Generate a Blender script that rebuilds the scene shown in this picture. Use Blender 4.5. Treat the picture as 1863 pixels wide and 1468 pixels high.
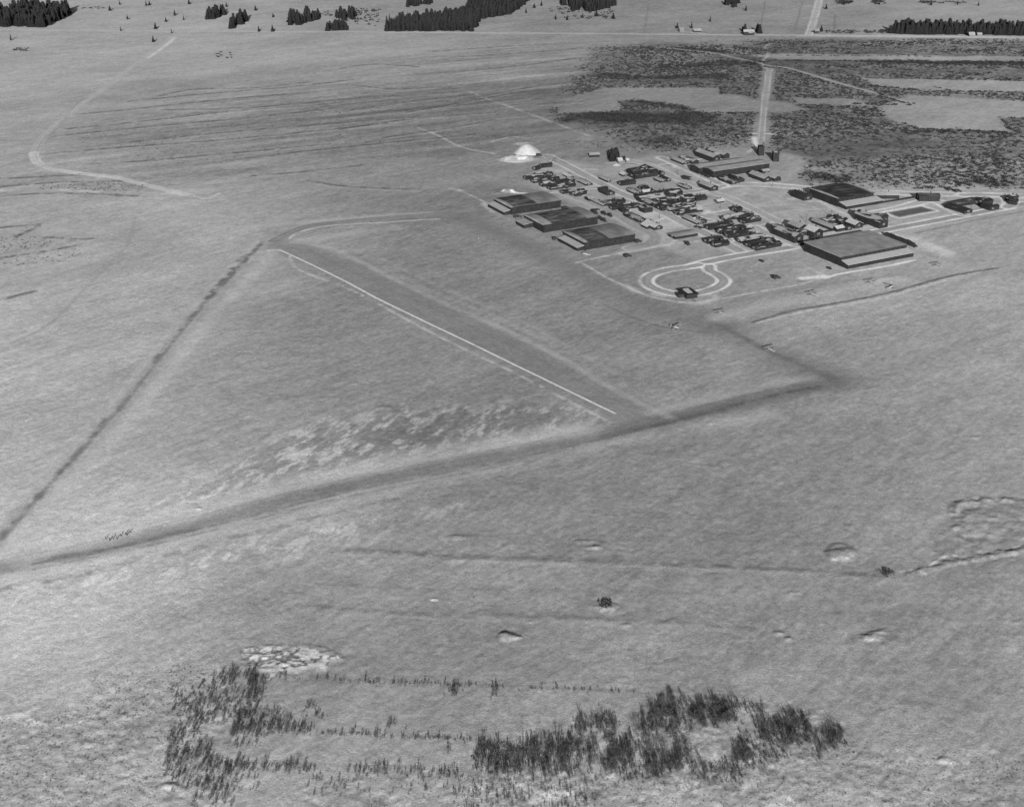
import bpy, math, random
import numpy as np
from math import radians, sin, cos, pi

sc = bpy.context.scene
for o in list(bpy.data.objects): bpy.data.objects.remove(o)
COL = sc.collection
rnd = random.Random(7)
rng = np.random.default_rng(11)

# ------------------------------------------------------------------ camera
PW, PH = 1863.0, 1468.0
HFOV, DEP, CAMZ = 42.0, 24.3, 335.45
FPX = PW / 2 / math.tan(radians(HFOV / 2))
TH = radians(DEP)
cam = bpy.data.cameras.new('camera')
cam.sensor_fit = 'HORIZONTAL'; cam.sensor_width = 36.0
cam.angle = radians(HFOV)
cam.clip_start = 1.0; cam.clip_end = 60000.0
cam_o = bpy.data.objects.new('camera', cam); COL.objects.link(cam_o)
cam_o.location = (0, 0, CAMZ); cam_o.rotation_euler = (radians(90 - DEP), 0, 0)
sc.camera = cam_o

# ------------------------------------------------------------------ light
SUN_EL, SUN_AZ = radians(16.5), radians(-88.0)      # azimuth of the sun from +X: low, behind the aircraft
w = bpy.data.worlds.new('World'); sc.world = w; w.use_nodes = True
nt = w.node_tree; nt.nodes.clear()
sky = nt.nodes.new('ShaderNodeTexSky'); sky.sky_type = 'NISHITA'; sky.sun_disc = False
sky.sun_elevation = SUN_EL; sky.sun_rotation = radians(90) - SUN_AZ
bw = nt.nodes.new('ShaderNodeRGBToBW'); bg = nt.nodes.new('ShaderNodeBackground'); wo = nt.nodes.new('ShaderNodeOutputWorld')
nt.links.new(sky.outputs[0], bw.inputs[0]); nt.links.new(bw.outputs[0], bg.inputs[0]); nt.links.new(bg.outputs[0], wo.inputs[0])
bg.inputs[1].default_value = 0.05
sl = bpy.data.lights.new('sun', 'SUN'); sl.energy = 5.0; sl.angle = radians(0.6); sl.color = (1, 1, 1)
so = bpy.data.objects.new('sun', sl); COL.objects.link(so)
from mathutils import Vector, Matrix
so.rotation_euler = Vector((cos(SUN_EL) * cos(SUN_AZ), cos(SUN_EL) * sin(SUN_AZ), sin(SUN_EL))).to_track_quat('Z', 'Y').to_euler()
so.location = (0, -300, 500)
sc.view_settings.view_transform = 'Standard'; sc.view_settings.look = 'None'
sc.view_settings.exposure = 0.42; sc.view_settings.gamma = 1.0
sc.render.engine = 'CYCLES'
sc.cycles.max_bounces = 4; sc.cycles.diffuse_bounces = 2
sc.render.filter_size = 1.15
ALB_K = 0.66                                        # sunlit level ground: shown value / albedo

# ------------------------------------------------------------------ helpers
def at(px, py, z=0.0):
    x = (px - PW / 2) / FPX; y = -(py - PH / 2) / FPX
    dx, dy, dz = x, cos(TH) + y * sin(TH), -sin(TH) + y * cos(TH)
    t = (z - CAMZ) / dz
    return np.array([dx * t, dy * t])

def lin(v):
    v = np.asarray(v, float) / 255.0
    return np.where(v <= 0.04045, v / 12.92, ((v + 0.055) / 1.055) ** 2.4)

def _hash(ix, iy, s):
    h = (ix.astype(np.int64) * 374761393 + iy.astype(np.int64) * 668265263 + s * 974634777) & 0xFFFFFFFF
    h = ((h ^ (h >> 13)) * 1274126177) & 0xFFFFFFFF
    h = h ^ (h >> 16)
    return (h & 0xFFFFFF) / float(0xFFFFFF)

def vnoise(x, y, s=0):
    ix = np.floor(x); iy = np.floor(y); fx = x - ix; fy = y - iy
    fx = fx * fx * (3 - 2 * fx); fy = fy * fy * (3 - 2 * fy)
    a = _hash(ix, iy, s); b = _hash(ix + 1, iy, s); c = _hash(ix, iy + 1, s); d = _hash(ix + 1, iy + 1, s)
    return (a + (b - a) * fx) + ((c + (d - c) * fx) - (a + (b - a) * fx)) * fy

def fbm(x, y, lam, octv=3, s=0, gain=0.55):
    """fractal noise, about -1..1, longest wave lam metres"""
    r = 0; amp = 1; tot = 0; f = 1.0 / lam
    for k in range(octv):
        r = r + amp * (vnoise(x * f + 17.3 * k, y * f - 9.1 * k, s + k) * 2 - 1)
        tot += amp; amp *= gain; f *= 2.07
    return r / tot * 1.5

def rot(x, y, deg, sx, sy):
    a = radians(deg); return (x * cos(a) + y * sin(a)) / sx, (-x * sin(a) + y * cos(a)) / sy

def sstep(a, b, v):
    t = np.clip((v - a) / (b - a), 0, 1); return t * t * (3 - 2 * t)

def smooth_px(pl, n=6):
    if len(pl) < 3: return pl
    out = []; P = [np.array(p, float) for p in pl]
    closed = np.allclose(P[0], P[-1])
    for i in range(len(P) - 1):
        p0 = P[i - 1] if i > 0 else (P[-2] if closed else P[0])
        p1, p2 = P[i], P[i + 1]
        p3 = P[i + 2] if i + 2 < len(P) else (P[1] if closed else P[-1])
        for k in range(n):
            t = k / n
            out.append(0.5 * (2 * p1 + (p2 - p0) * t + (2 * p0 - 5 * p1 + 4 * p2 - p3) * t * t + (3 * p1 - p0 - 3 * p2 + p3) * t ** 3))
    out.append(P[-1]); return [tuple(p) for p in out]

def wpl(pl, smooth=True):
    return np.array([at(*p) for p in (smooth_px(pl) if smooth else pl)])

def pl_dist(x, y, W, reach):
    """distance to a polyline where closer than reach, else reach; also signed side"""
    d = np.full(x.shape, reach, float)
    for i in range(len(W) - 1):
        a, b = W[i], W[i + 1]
        m = (x > min(a[0], b[0]) - reach) & (x < max(a[0], b[0]) + reach) & (y > min(a[1], b[1]) - reach) & (y < max(a[1], b[1]) + reach)
        if not m.any(): continue
        xx = x[m] - a[0]; yy = y[m] - a[1]; ex, ey = b - a; L2 = ex * ex + ey * ey + 1e-9
        t = np.clip((xx * ex + yy * ey) / L2, 0, 1)
        d[m] = np.minimum(d[m], np.hypot(xx - t * ex, yy - t * ey))
    return d

def in_poly(x, y, P):
    r = np.zeros(x.shape, bool); n = len(P)
    for i in range(n):
        x1, y1 = P[i]; x2, y2 = P[(i + 1) % n]
        if y1 == y2: continue
        c = ((y1 > y) != (y2 > y)) & (x < (x2 - x1) * (y - y1) / (y2 - y1) + x1)
        r ^= c
    return r

def poly_w(pl): return np.array([at(*p) for p in pl])

def poly_mask(x, y, P, soft, jag=0.0, lam=12, seed=3):
    if jag:
        x = x + jag * fbm(x, y, lam, 2, seed); y = y + 1.6 * jag * fbm(x, y, lam, 2, seed + 9)
    lo = P.min(0) - soft; hi = P.max(0) + soft
    out = np.zeros(x.shape)
    m = (x > lo[0]) & (x < hi[0]) & (y > lo[1]) & (y < hi[1])
    if not m.any(): return out
    xx, yy = x[m], y[m]
    ins = in_poly(xx, yy, P)
    d = pl_dist(xx, yy, np.vstack([P, P[:1]]), soft)
    out[m] = np.where(ins, 0.5 + 0.5 * d / soft, 0.5 - 0.5 * d / soft)
    return sstep(0, 1, out)

# ------------------------------------------------------------------ the ground: tones and relief, as functions of the place
TONE_PTS = [(0,40,150),(300,90,150),(600,100,142),(930,80,134),(1100,60,130),(1400,30,126),(1750,30,140),
 (60,200,152),(300,230,136),(600,230,128),(850,230,122),(1000,230,118),(1250,180,120),(1500,200,122),(1750,200,136),
 (50,330,148),(50,400,155),(180,460,150),(300,400,155),(550,350,142),(750,330,126),(850,420,122),(1000,490,122),(1250,450,126),(1450,380,142),(1700,430,152),(1850,470,152),
 (100,600,164),(300,600,158),(450,600,146),(600,600,130),(750,560,128),(900,560,128),(1050,560,128),(1250,620,130),(1450,570,142),(1700,620,146),(1850,700,146),
 (80,800,162),(250,800,158),(450,760,140),(700,690,128),(900,690,126),(1100,700,130),(1350,720,132),(1600,800,136),(1850,850,142),
 (60,960,182),(200,960,178),(300,930,168),(500,900,150),(900,950,130),(1200,900,128),(1500,950,134),(1800,980,138),
 (50,1130,178),(250,1080,162),(500,1080,142),(900,1080,136),(1300,1080,133),(1700,1080,133),
 (50,1300,160),(300,1280,152),(600,1270,140),(900,1280,140),(1200,1200,138),(1600,1250,142),(1850,1250,142),
 (50,1450,152),(300,1440,158),(600,1440,152),(1000,1440,156),(1400,1440,158),(1800,1430,150)]
def _uv(x, y): return np.stack([x / np.maximum(y, 50) * 2.2, np.log(np.maximum(y, 50)) * 1.5], -1)
_tp = _uv(*np.array([at(a, b) for a, b, _ in TONE_PTS]).T); _tv = np.array([c for _, _, c in TONE_PTS], float)
def base_tone(x, y):
    q = _uv(x, y); num = np.zeros(x.shape); den = np.zeros(x.shape)
    for p, v in zip(_tp, _tv):
        d2 = ((q - p) ** 2).sum(-1); wgt = np.exp(-d2 / 0.022) + 1e-4 / (0.02 + d2)
        num += wgt * v; den += wgt
    return num / den

# roads: name, polyline in photo pixels, width m, tone, (bank offset m, bank width m, bank tone) or None
LOOP = [(1290,484),(1291,492),(1306,500),(1317,511),(1306,522),(1280,531),(1245,536),(1210,531),(1185,522),(1176,511),(1186,500),(1215,491),(1250,486),(1272,482),(1290,476),(1350,464),(1450,448)]
ROADS = [
 ('road', [(1260,484),(1290,476),(1350,464),(1450,448),(1545,431),(1640,413),(1700,402),(1790,385),(1868,370)], 7, 128, (5.5,2.6,206)),
 ('road', LOOP[:14], 6, 132, (5.0,2.4,204)),
 ('road', [(1316,338),(1335,336),(1400,337),(1440,340),(1500,345),(1600,350),(1700,353),(1800,354),(1868,357)], 8, 150, (6.5,3.4,196)),
 ('road', [(996,284),(1008,290),(1040,306),(1075,325),(1097,336),(1125,350),(1167,366),(1193,381),(1222,394),(1256,412),(1300,433),(1345,456)], 8, 136, (6.0,2.6,184)),
 ('road', [(1012,343),(1045,357),(1075,367),(1099,377),(1135,397),(1165,414),(1186,424),(1192,432),(1184,444),(1150,452)], 9, 132, (7.5,2.6,160)),
 ('road', [(1204,287),(1230,298),(1268,315),(1290,325),(1316,338)], 6, 132, (5.2,2.8,196)),
 ('road', [(1132,291),(1160,295),(1185,302),(1205,311),(1234,326),(1262,335),(1290,348),(1330,362),(1366,378),(1395,393),(1420,405)], 6, 144, (5.0,2.4,176)),
 ('road', [(1316,339),(1290,344),(1240,351),(1200,356)], 6, 136, (5.0,2.6,186)),
 ('road', [(1373,413),(1392,423),(1420,433),(1448,446)], 6, 142, (5.0,2.4,190)),
 ('road', [(1384,272),(1387,230),(1390,200),(1394,165),(1398,135),(1402,126)], 4, 134, (3.0,1.7,172)),
 ('road', [(-40,55),(300,57),(700,59),(1100,62),(1470,65),(1700,66),(1900,69)], 5, 158, (5.0,2.6,164)),
 ('road', [(1472,64),(1478,45),(1484,25),(1492,-5)], 6, 150, (4.6,3.2,184)),
 ('road', [(1752,355),(1820,356),(1836,362),(1838,371),(1832,377)], 7, 142, (6,3,196)),
 ('road', [(1590,388),(1640,378),(1686,365),(1704,366),(1728,378),(1750,390)], 7, 158, (6,3.2,204)),
 ('track', [(355,55),(322,62),(290,85),(262,106),(225,133),(190,160),(150,188),(110,222),(82,245),(66,270),(62,285)], 4, 152, (3.6,1.6,158)),
 ('track', [(61,278),(64,290),(74,300),(110,311),(165,318),(210,323),(262,336),(320,350),(338,354)], 4, 168, (3.4,2.6,184)),
 ('taxiway', [(498,438),(528,424),(560,412.5),(620,404.5),(700,397),(790,390),(870,382)], 10, 118, None),
]
RUNWAYS = [
 ('runway', [(515,447),(640,497),(760,555),(900,625),(1040,692),(1180,768)], 34, 117),
 ('runway', [(-30,1040),(180,998),(420,938),(640,883),(900,832),(1180,772),(1400,722),(1520,694)], 17, 104),
 ('runway', [(-20,1000),(90,880),(220,735),(330,600),(420,500),(488,440)], 12, 146),
]
# other marks on the ground: polyline, width m, tone, strength, softness, break-up 0..1
ST = []
def S(pl, wd, tone, k=0.8, soft=0.6, brk=0.0): ST.append((pl, wd, tone, k, soft, brk))
S([(486,456),(505,456),(520,460),(620,508),(700,550),(850,622),(1000,695),(1118,752)], 1.5, 200, 0.95, 0.7)
S([(527,463),(545,492),(640,528),(760,592),(840,633),(930,675),(1000,712),(1110,768)], 2.6, 172, 0.75, 0.6, 0.55)
S([(570,445),(620,458),(700,500),(800,548),(900,592),(1000,640),(1120,710),(1230,765)], 6, 152, 0.75, 0.9, 0.25)
S([(650,455),(760,520),(900,576),(1010,628)], 6, 152, 0.5, 0.9, 0.45); S([(690,470),(820,530),(960,590),(1120,680)], 4, 148, 0.5, 0.9, 0.5); S([(560,455),(680,512),(860,596),(1000,664),(1130,735)], 3, 106, 0.45, 0.9, 0.4)
S([(527,434),(534,427),(545,422),(600,411),(700,405),(760,401),(800,399)], 2.0, 192, 0.85, 0.7, 0.15)
S([(440,414),(560,404),(680,394),(780,388),(860,382)], 9, 158, 0.6, 0.9)
S([(540,440),(620,428),(720,415)], 14, 158, 0.6, 0.9, 0.3)
S([(50,1010),(180,978),(300,940),(420,908),(560,875),(720,840),(900,806),(1060,780)], 18, 180, 0.65, 0.8, 0.2)
S([(1180,752),(1300,722),(1420,695),(1480,688)], 9, 154, 0.6, 0.9, 0.2)
S([(0,1058),(180,1020),(420,962),(640,905),(900,855),(1180,797),(1400,752)], 14, 164, 0.55, 0.9, 0.45)
S([(1150,783),(1220,768),(1290,750),(1400,722),(1490,703)], 3.6, 78, 0.8, 0.9, 0.45)
S([(60,1026),(240,990),(420,948),(640,894),(900,843),(1150,786)], 2.2, 92, 0.5, 0.9, 0.5); S([(60,1036),(240,999),(420,956),(640,902),(900,850)], 1.6, 98, 0.45, 0.9, 0.55); S([(300,965),(640,882),(900,830)], 1.4, 140, 0.4, 0.9, 0.5)
S([(1100,795),(1200,770),(1330,737)], 6, 90, 0.6, 0.8, 0.3)
S([(70,1020),(130,1010),(200,999),(280,980),(360,958)], 4, 98, 0.55, 0.9, 0.55)
S([(0,1072),(120,1050),(300,1010),(500,960),(760,900),(1000,850),(1180,812)], 4, 108, 0.5, 0.8, 0.7)
for a, b, kk in (((345,585),(478,440),0.95), ((375,545),(440,478),1.0), ((420,498),(450,462),1.0), ((280,660),(330,600),0.75), ((215,745),(262,690),0.5), ((120,850),(200,752),0.75), ((70,905),(112,855),0.95), ((30,950),(70,905),0.8), ((0,985),(35,940),0.6)):
    S([(a[0]+rnd.uniform(-2,2), a[1]+rnd.uniform(-3,3)), ((a[0]+b[0])/2+rnd.uniform(-5,5), (a[1]+b[1])/2+rnd.uniform(-4,4)), b], 4.2, 84, kk * 0.8, 1.0, 0.62)
S([(30,1000),(245,755),(356,615),(500,455)], 11, 174, 0.6, 0.9, 0.3); S([(-10,975),(95,862),(215,722),(325,588),(470,437)], 5, 172, 0.5, 0.9, 0.4); S([(0,985),(105,865),(225,735),(335,597),(420,500),(478,440)], 2.6, 112, 0.7, 0.9, 0.35)
S([(55,1000),(290,735),(400,600),(505,480)], 4, 162, 0.35, 0.9, 0.5)
S([(830,388),(900,420),(1000,470),(1090,515),(1180,552),(1300,590),(1400,640),(1530,692)], 28, 102, 0.6, 0.9, 0.25)
S([(1280,578),(1340,608),(1400,640),(1520,690)], 6, 96, 0.7, 0.9, 0.2)
S([(1100,555),(1190,590),(1290,606)], 3, 100, 0.55, 0.8, 0.2)
S([(1050,478),(1100,467),(1160,456),(1200,448),(1230,443),(1290,436)], 3, 192, 0.8, 0.8, 0.45)
S([(1130,462),(1160,453),(1220,446)], 9, 172, 0.6, 0.9, 0.6)
S([(1060,480),(1110,508),(1150,526),(1180,538),(1220,547),(1262,550),(1300,545),(1390,529),(1450,518),(1490,507),(1500,500),(1470,487)], 2.4, 190, 0.75, 0.7, 0.35)
S([(1125,515),(1160,530),(1200,538),(1240,541)], 7, 176, 0.6, 0.8, 0.5)
S([(1460,506),(1480,504),(1500,502)], 7, 208, 0.85, 0.7)
S([(1262,552),(1285,548),(1300,540)], 8, 186, 0.6, 0.9, 0.4)
S([(1264,548),(1258,540)], 2.2, 110, 0.9, 0.5)
S([(1500,506),(1530,498),(1600,487),(1665,473)], 3.2, 206, 0.9, 0.7)
S([(1660,468),(1710,478),(1760,490)], 16, 168, 0.6, 0.9, 0.3)
S([(1625,430),(1660,436),(1700,452),(1720,462)], 16, 200, 0.75, 0.8, 0.35)
S([(1590,440),(1680,470),(1740,492)], 9, 152, 0.5, 0.8)
S([(1370,587),(1400,578),(1440,566),(1500,555),(1570,543),(1640,527),(1720,505),(1800,490),(1815,488)], 3.2, 92, 0.9, 0.7, 0.15)
S([(1378,588),(1440,572),(1500,560),(1570,549),(1640,533),(1720,511)], 2.4, 178, 0.7, 0.7, 0.3)
S([(1300,580),(1420,550),(1560,522),(1640,508)], 14, 166, 0.55, 0.9, 0.1)
S([(1340,548),(1480,520),(1640,500)], 5, 124, 0.5, 0.9, 0.2)
S([(1665,424),(1720,413),(1780,400),(1868,384)], 2.6, 118, 0.8, 0.8)
S([(1700,455),(1760,470),(1850,460)], 9, 150, 0.3, 0.9, 0.3)
S([(1760,742),(1863,738)], 1.6, 166, 0.6, 0.8, 0.4)
S([(1480,596),(1540,628),(1640,640),(1760,630)], 6, 132, 0.4, 0.9, 0.4)
S([(1366,380),(1400,374),(1440,371),(1470,374),(1492,382)], 2.4, 166, 0.7, 0.8)
S([(1392,392),(1440,383),(1490,381)], 2.2, 166, 0.7, 0.8)
S([(1340,348),(1360,353),(1345,356)], 5, 164, 0.6, 0.9)
S([(1490,366),(1530,386),(1560,398)], 6, 178, 0.7, 0.8)
S([(1440,362),(1470,362)], 7, 190, 0.7, 0.8, 0.2)
S([(1277,379),(1300,389),(1340,397),(1373,413)], 3, 180, 0.7, 0.8, 0.2)
S([(1290,388),(1330,381)], 3.4, 196, 0.8, 0.8)
S([(1155,380),(1180,395),(1150,398)], 12, 176, 0.6, 0.9, 0.3)
S([(1190,404),(1215,395)], 2.6, 186, 0.8, 0.7)
S([(1210,410),(1240,402)], 13, 164, 0.6, 0.9, 0.2)
S([(1195,382),(1222,396),(1256,411)], 2.4, 180, 0.8, 0.7)
S([(1215,448),(1228,436),(1215,432)], 3, 176, 0.7, 0.9, 0.3)
S([(1378,442),(1340,447),(1320,437)], 4, 168, 0.5, 0.9, 0.4)
S([(1350,400),(1400,418)], 14, 162, 0.5, 0.9, 0.4)
S([(1385,409),(1408,405)], 2.6, 186, 0.8, 0.7)
S([(1495,428),(1560,416),(1600,408)], 14, 172, 0.65, 0.8, 0.35)
S([(1440,452),(1480,443),(1500,440)], 3, 198, 0.8, 0.7)
S([(985,303),(1003,309),(1020,312)], 12, 186, 0.75, 0.8, 0.35)
S([(880,370),(895,385),(925,398)], 5, 174, 0.7, 0.9, 0.5)
S([(915,349),(925,345),(935,351),(955,352)], 4, 206, 0.85, 0.8)
S([(835,345),(870,362),(890,372)], 2.2, 182, 0.75, 0.8, 0.5)
S([(820,343),(838,347)], 5, 196, 0.7, 0.8, 0.4)
S([(760,232),(800,248),(840,268),(900,280)], 3.2, 178, 0.75, 0.8, 0.25)
S([(850,165),(880,178),(920,192),(970,210),(1010,225),(1070,247)], 4, 172, 0.7, 0.8, 0.6)
S([(895,258),(930,250),(960,252)], 4, 176, 0.7, 0.8, 0.4)
S([(1017,347),(1040,355),(1075,366)], 9, 170, 0.6, 0.9, 0.3)
S([(1015,362),(1035,360),(1048,368)], 9, 170, 0.55, 0.9, 0.4)
S([(1145,428),(1165,432),(1180,430)], 14, 182, 0.65, 0.9, 0.4)
S([(1085,309),(1060,308)], 5, 170, 0.7, 0.8)
S([(1105,297),(1130,297)], 5, 182, 0.7, 0.8, 0.4)
S([(1200,300),(1222,298),(1228,305)], 3.6, 184, 0.8, 0.8)
S([(1240,300),(1262,308),(1285,320)], 10, 182, 0.7, 0.9, 0.4)
S([(1262,292),(1300,286)], 3.4, 196, 0.8, 0.8, 0.2)
S([(1226,345),(1262,341)], 4, 172, 0.6, 0.8)
S([(1265,333),(1275,334)], 4, 194, 0.7, 0.8)
S([(1305,357),(1350,372)], 2.4, 160, 0.5, 0.8)
S([(1188,366),(1240,357),(1265,352)], 2.6, 180, 0.7, 0.8, 0.2)
S([(1205,385),(1275,374),(1300,368)], 3, 176, 0.6, 0.8, 0.2)
S([(1280,390),(1290,384)], 5, 192, 0.7, 0.8)
S([(1000,352),(1060,342),(1085,338)], 3, 182, 0.7, 0.8, 0.2)
S([(1350,258),(1375,250)], 3, 164, 0.5, 0.8)
S([(1362,277),(1376,268)], 5, 180, 0.7, 0.8, 0.3)
S([(1372,250),(1375,262),(1380,270)], 6, 205, 0.8, 0.7)
S([(1360,243),(1376,243)], 3.4, 204, 0.85, 0.6); S([(1392,243),(1412,245)], 3.4, 204, 0.85, 0.6)
S([(1394,126),(1386,115),(1397,100),(1390,92),(1398,80)], 4, 172, 0.7, 0.8, 0.2)
S([(1200,88),(1290,96),(1330,104),(1400,120),(1440,126),(1530,153),(1600,172),(1660,190)], 5, 152, 0.85, 0.6)
S([(1420,140),(1445,136)], 5, 180, 0.6, 0.9, 0.5); S([(1352,97),(1366,98)], 6, 190, 0.7, 0.8)
S([(0,347),(100,346),(200,350),(300,352)], 7, 184, 0.8, 0.9, 0.5)
S([(180,325),(212,334),(215,348)], 7, 172, 0.6, 0.9, 0.4)
S([(112,310),(165,318),(212,324)], 7, 192, 0.75, 0.8, 0.2)
S([(352,357),(376,362),(400,352)], 2.2, 196, 0.8, 0.7, 0.3)
S([(360,368),(300,380),(252,390),(236,435),(225,455),(150,530),(90,590),(20,625)], 3.2, 132, 0.5, 0.8, 0.2)
S([(250,392),(310,377),(365,366)], 2.6, 176, 0.6, 0.8)
S([(110,468),(150,472)], 9, 186, 0.6, 0.9, 0.5)
S([(265,108),(300,84),(318,68)], 8, 186, 0.8, 0.7, 0.3); S([(95,232),(150,190),(200,155),(225,134),(240,124)], 5, 172, 0.65, 0.8, 0.35)
S([(0,110),(110,92),(230,78),(320,60)], 4, 132, 0.6, 0.8, 0.2)
S([(0,68),(60,70),(130,72)], 3, 124, 0.5, 0.8, 0.3)
S([(0,146),(120,150),(160,147)], 4, 138, 0.5, 0.8, 0.4)
S([(0,256),(40,256),(90,246),(140,190),(175,172)], 4, 118, 0.7, 0.8, 0.3)
S([(540,20),(590,17),(640,15)], 5, 176, 0.7, 0.8); S([(330,40),(420,34),(520,26)], 5, 160, 0.5, 0.8, 0.3)
S([(1180,8),(1172,60)], 4, 104, 0.5, 0.8, 0.2); S([(1392,4),(1383,55)], 3, 104, 0.6, 0.7); S([(1460,4),(1446,55)], 3, 104, 0.6, 0.7); S([(1519,28),(1518,54)], 3, 100, 0.7, 0.7)
S([(1460,66),(1560,66.2),(1700,67),(1900,70)], 16, 188, 0.85, 0.8, 0.25); S([(1150,63),(1460,65.5)], 7, 168, 0.7, 0.8, 0.3)
S([(1240,58),(1285,62)], 5, 196, 0.7, 0.8, 0.4); S([(1760,60),(1788,61)], 9, 206, 0.8, 0.8, 0.3)
S([(1180,38),(1380,28)], 4, 140, 0.4, 0.9, 0.4)
# long furrow rows across the fields on the left and in the foreground
STRIPES = [[(235,185),(330,175),(450,165),(560,155),(640,145)],[(150,208),(230,200),(300,192),(420,180),(520,172)],[(290,175),(350,163),(460,160),(560,150)],[(120,235),(250,222),(400,205),(560,192),(700,178)],
 [(100,248),(300,228),(480,212),(620,195)],[(240,258),(420,240),(600,225),(760,212)],[(90,280),(220,268),(400,255),(560,240),(700,225)],[(300,200),(460,196),(640,180),(830,168)],[(620,235),(760,215),(900,205)],
 [(160,300),(300,290),(460,275),(600,262)],[(430,290),(560,275),(700,260),(860,245)],[(640,200),(740,186),(860,172)],[(620,125),(680,117),(760,122)],[(780,95),(900,86),(1010,80)],[(820,105),(930,98),(1060,88)],
 [(840,130),(960,118),(1060,105)],[(740,205),(820,190),(930,170)],[(880,175),(960,160),(1040,150)],[(640,155),(720,162),(800,158)],[(700,250),(800,236),(900,218)],[(460,320),(560,312),(660,300)],[(0,325),(70,322),(150,318)],[(0,340),(100,332),(220,330)],[(0,356),(120,352),(260,358)],
 [(0,415),(70,408)],[(70,430),(140,436),(165,434)],[(0,470),(100,455),(150,444)],[(30,430),(70,412)],[(0,545),(60,530)],[(560,330),(640,340),(760,345)],[(980,190),(1060,185)]]
for i, pl in enumerate(STRIPES): S(pl, 5.0, 80, 0.72, 0.9, 0.5); S([(a, b + 3) for a, b in pl], 4.0, 164, 0.4, 0.9, 0.5)
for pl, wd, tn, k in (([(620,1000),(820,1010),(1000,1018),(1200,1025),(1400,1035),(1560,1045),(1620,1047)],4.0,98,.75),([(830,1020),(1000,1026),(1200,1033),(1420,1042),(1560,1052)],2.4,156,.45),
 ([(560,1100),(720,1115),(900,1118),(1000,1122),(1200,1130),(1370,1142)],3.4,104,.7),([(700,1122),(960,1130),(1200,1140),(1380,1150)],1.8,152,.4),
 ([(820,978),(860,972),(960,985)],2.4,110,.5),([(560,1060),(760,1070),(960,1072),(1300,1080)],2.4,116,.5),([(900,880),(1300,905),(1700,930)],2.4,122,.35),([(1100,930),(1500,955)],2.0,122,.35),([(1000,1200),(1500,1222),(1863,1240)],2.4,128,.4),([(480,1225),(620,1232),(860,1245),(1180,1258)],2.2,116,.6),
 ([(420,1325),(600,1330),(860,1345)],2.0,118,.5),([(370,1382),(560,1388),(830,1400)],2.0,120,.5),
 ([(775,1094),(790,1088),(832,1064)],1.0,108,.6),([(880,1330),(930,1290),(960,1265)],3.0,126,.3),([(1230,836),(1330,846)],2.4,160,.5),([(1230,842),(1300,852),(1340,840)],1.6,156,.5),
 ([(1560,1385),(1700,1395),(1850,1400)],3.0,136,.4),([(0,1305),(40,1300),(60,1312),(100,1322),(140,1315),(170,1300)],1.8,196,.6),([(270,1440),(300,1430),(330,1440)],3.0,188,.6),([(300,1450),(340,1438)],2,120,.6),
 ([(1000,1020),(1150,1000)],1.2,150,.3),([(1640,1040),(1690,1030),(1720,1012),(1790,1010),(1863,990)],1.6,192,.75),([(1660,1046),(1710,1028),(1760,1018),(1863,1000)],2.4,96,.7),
 ([(1735,935),(1742,918),(1790,908),(1863,912)],1.8,88,.75),([(1742,978),(1745,950),(1765,935)],2.0,108,.6),([(1700,1000),(1715,985),(1760,982),(1863,985)],3.0,108,.5),([(1745,975),(1800,970),(1850,950)],3.5,166,.5)):  # dark line along the hollow's top: shade of the crest's far slope painted in
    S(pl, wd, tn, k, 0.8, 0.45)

for ln in ([(995,330),(1016,326)],[(1002,347),(1046,340.5)],[(985,342),(1000,347)],[(968,318),(985,313)],[(1326,431.5),(1372,424.5)],[(1311,400),(1332,398)],[(1318,413.5),(1332,410)],[(1341,398),(1369,391.5)],[(1284,397),(1300,402),(1284,405)],[(1330,432),(1338,438)],
           [(1192,362),(1222,352)],[(1222,352),(1238,349)],[(1240,366),(1275,360)],[(1150,316),(1194,311)],[(1098,342),(1060,345)],[(1135,370),(1165,365)],[(1148,379),(1166,376)],[(1146,386),(1146,379)],[(1260,372),(1290,380)],[(1420,446),(1460,436)],[(1290,446),(1340,438)],[(1140,345),(1150,350)],[(1372,404),(1380,400)]):
    S(ln, 2.6, 196, 0.75, 0.8, 0.25)
S([(905,1158),(914,1151),(925,1149),(937,1152),(946,1156)], 1.7, 78, 0.85, 0.8, 0.3); S([(912,1157),(925,1156),(936,1158)], 1.6, 112, 0.6, 0.9, 0.3); S([(910,1164),(925,1167),(940,1161)], 1.2, 162, 0.85, 0.8, 0.2); S([(940,1157),(950,1151)], 0.8, 96, 0.7, 0.8)  # mounds from here on: shaded backs painted dark, sunlit near lips painted pale
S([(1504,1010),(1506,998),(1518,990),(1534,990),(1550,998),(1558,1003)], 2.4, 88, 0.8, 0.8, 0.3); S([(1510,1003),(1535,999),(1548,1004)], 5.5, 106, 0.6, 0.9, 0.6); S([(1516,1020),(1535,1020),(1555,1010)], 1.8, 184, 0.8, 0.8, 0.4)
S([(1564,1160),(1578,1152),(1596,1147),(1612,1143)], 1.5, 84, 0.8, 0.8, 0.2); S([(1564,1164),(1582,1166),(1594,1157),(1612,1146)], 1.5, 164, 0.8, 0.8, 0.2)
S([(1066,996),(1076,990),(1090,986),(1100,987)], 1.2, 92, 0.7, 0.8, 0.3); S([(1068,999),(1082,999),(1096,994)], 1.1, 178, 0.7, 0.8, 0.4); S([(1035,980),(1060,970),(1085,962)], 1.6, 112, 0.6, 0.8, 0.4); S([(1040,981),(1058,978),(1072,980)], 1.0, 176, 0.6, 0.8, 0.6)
S([(1402,1150),(1412,1147),(1424,1148)], 1.2, 98, 0.7, 0.8, 0.2); S([(1428,1160),(1436,1154)], 1.2, 96, 0.7, 0.8, 0.2); S([(1406,1154),(1420,1153)], 1, 166, 0.6, 0.8, 0.3)
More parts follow.
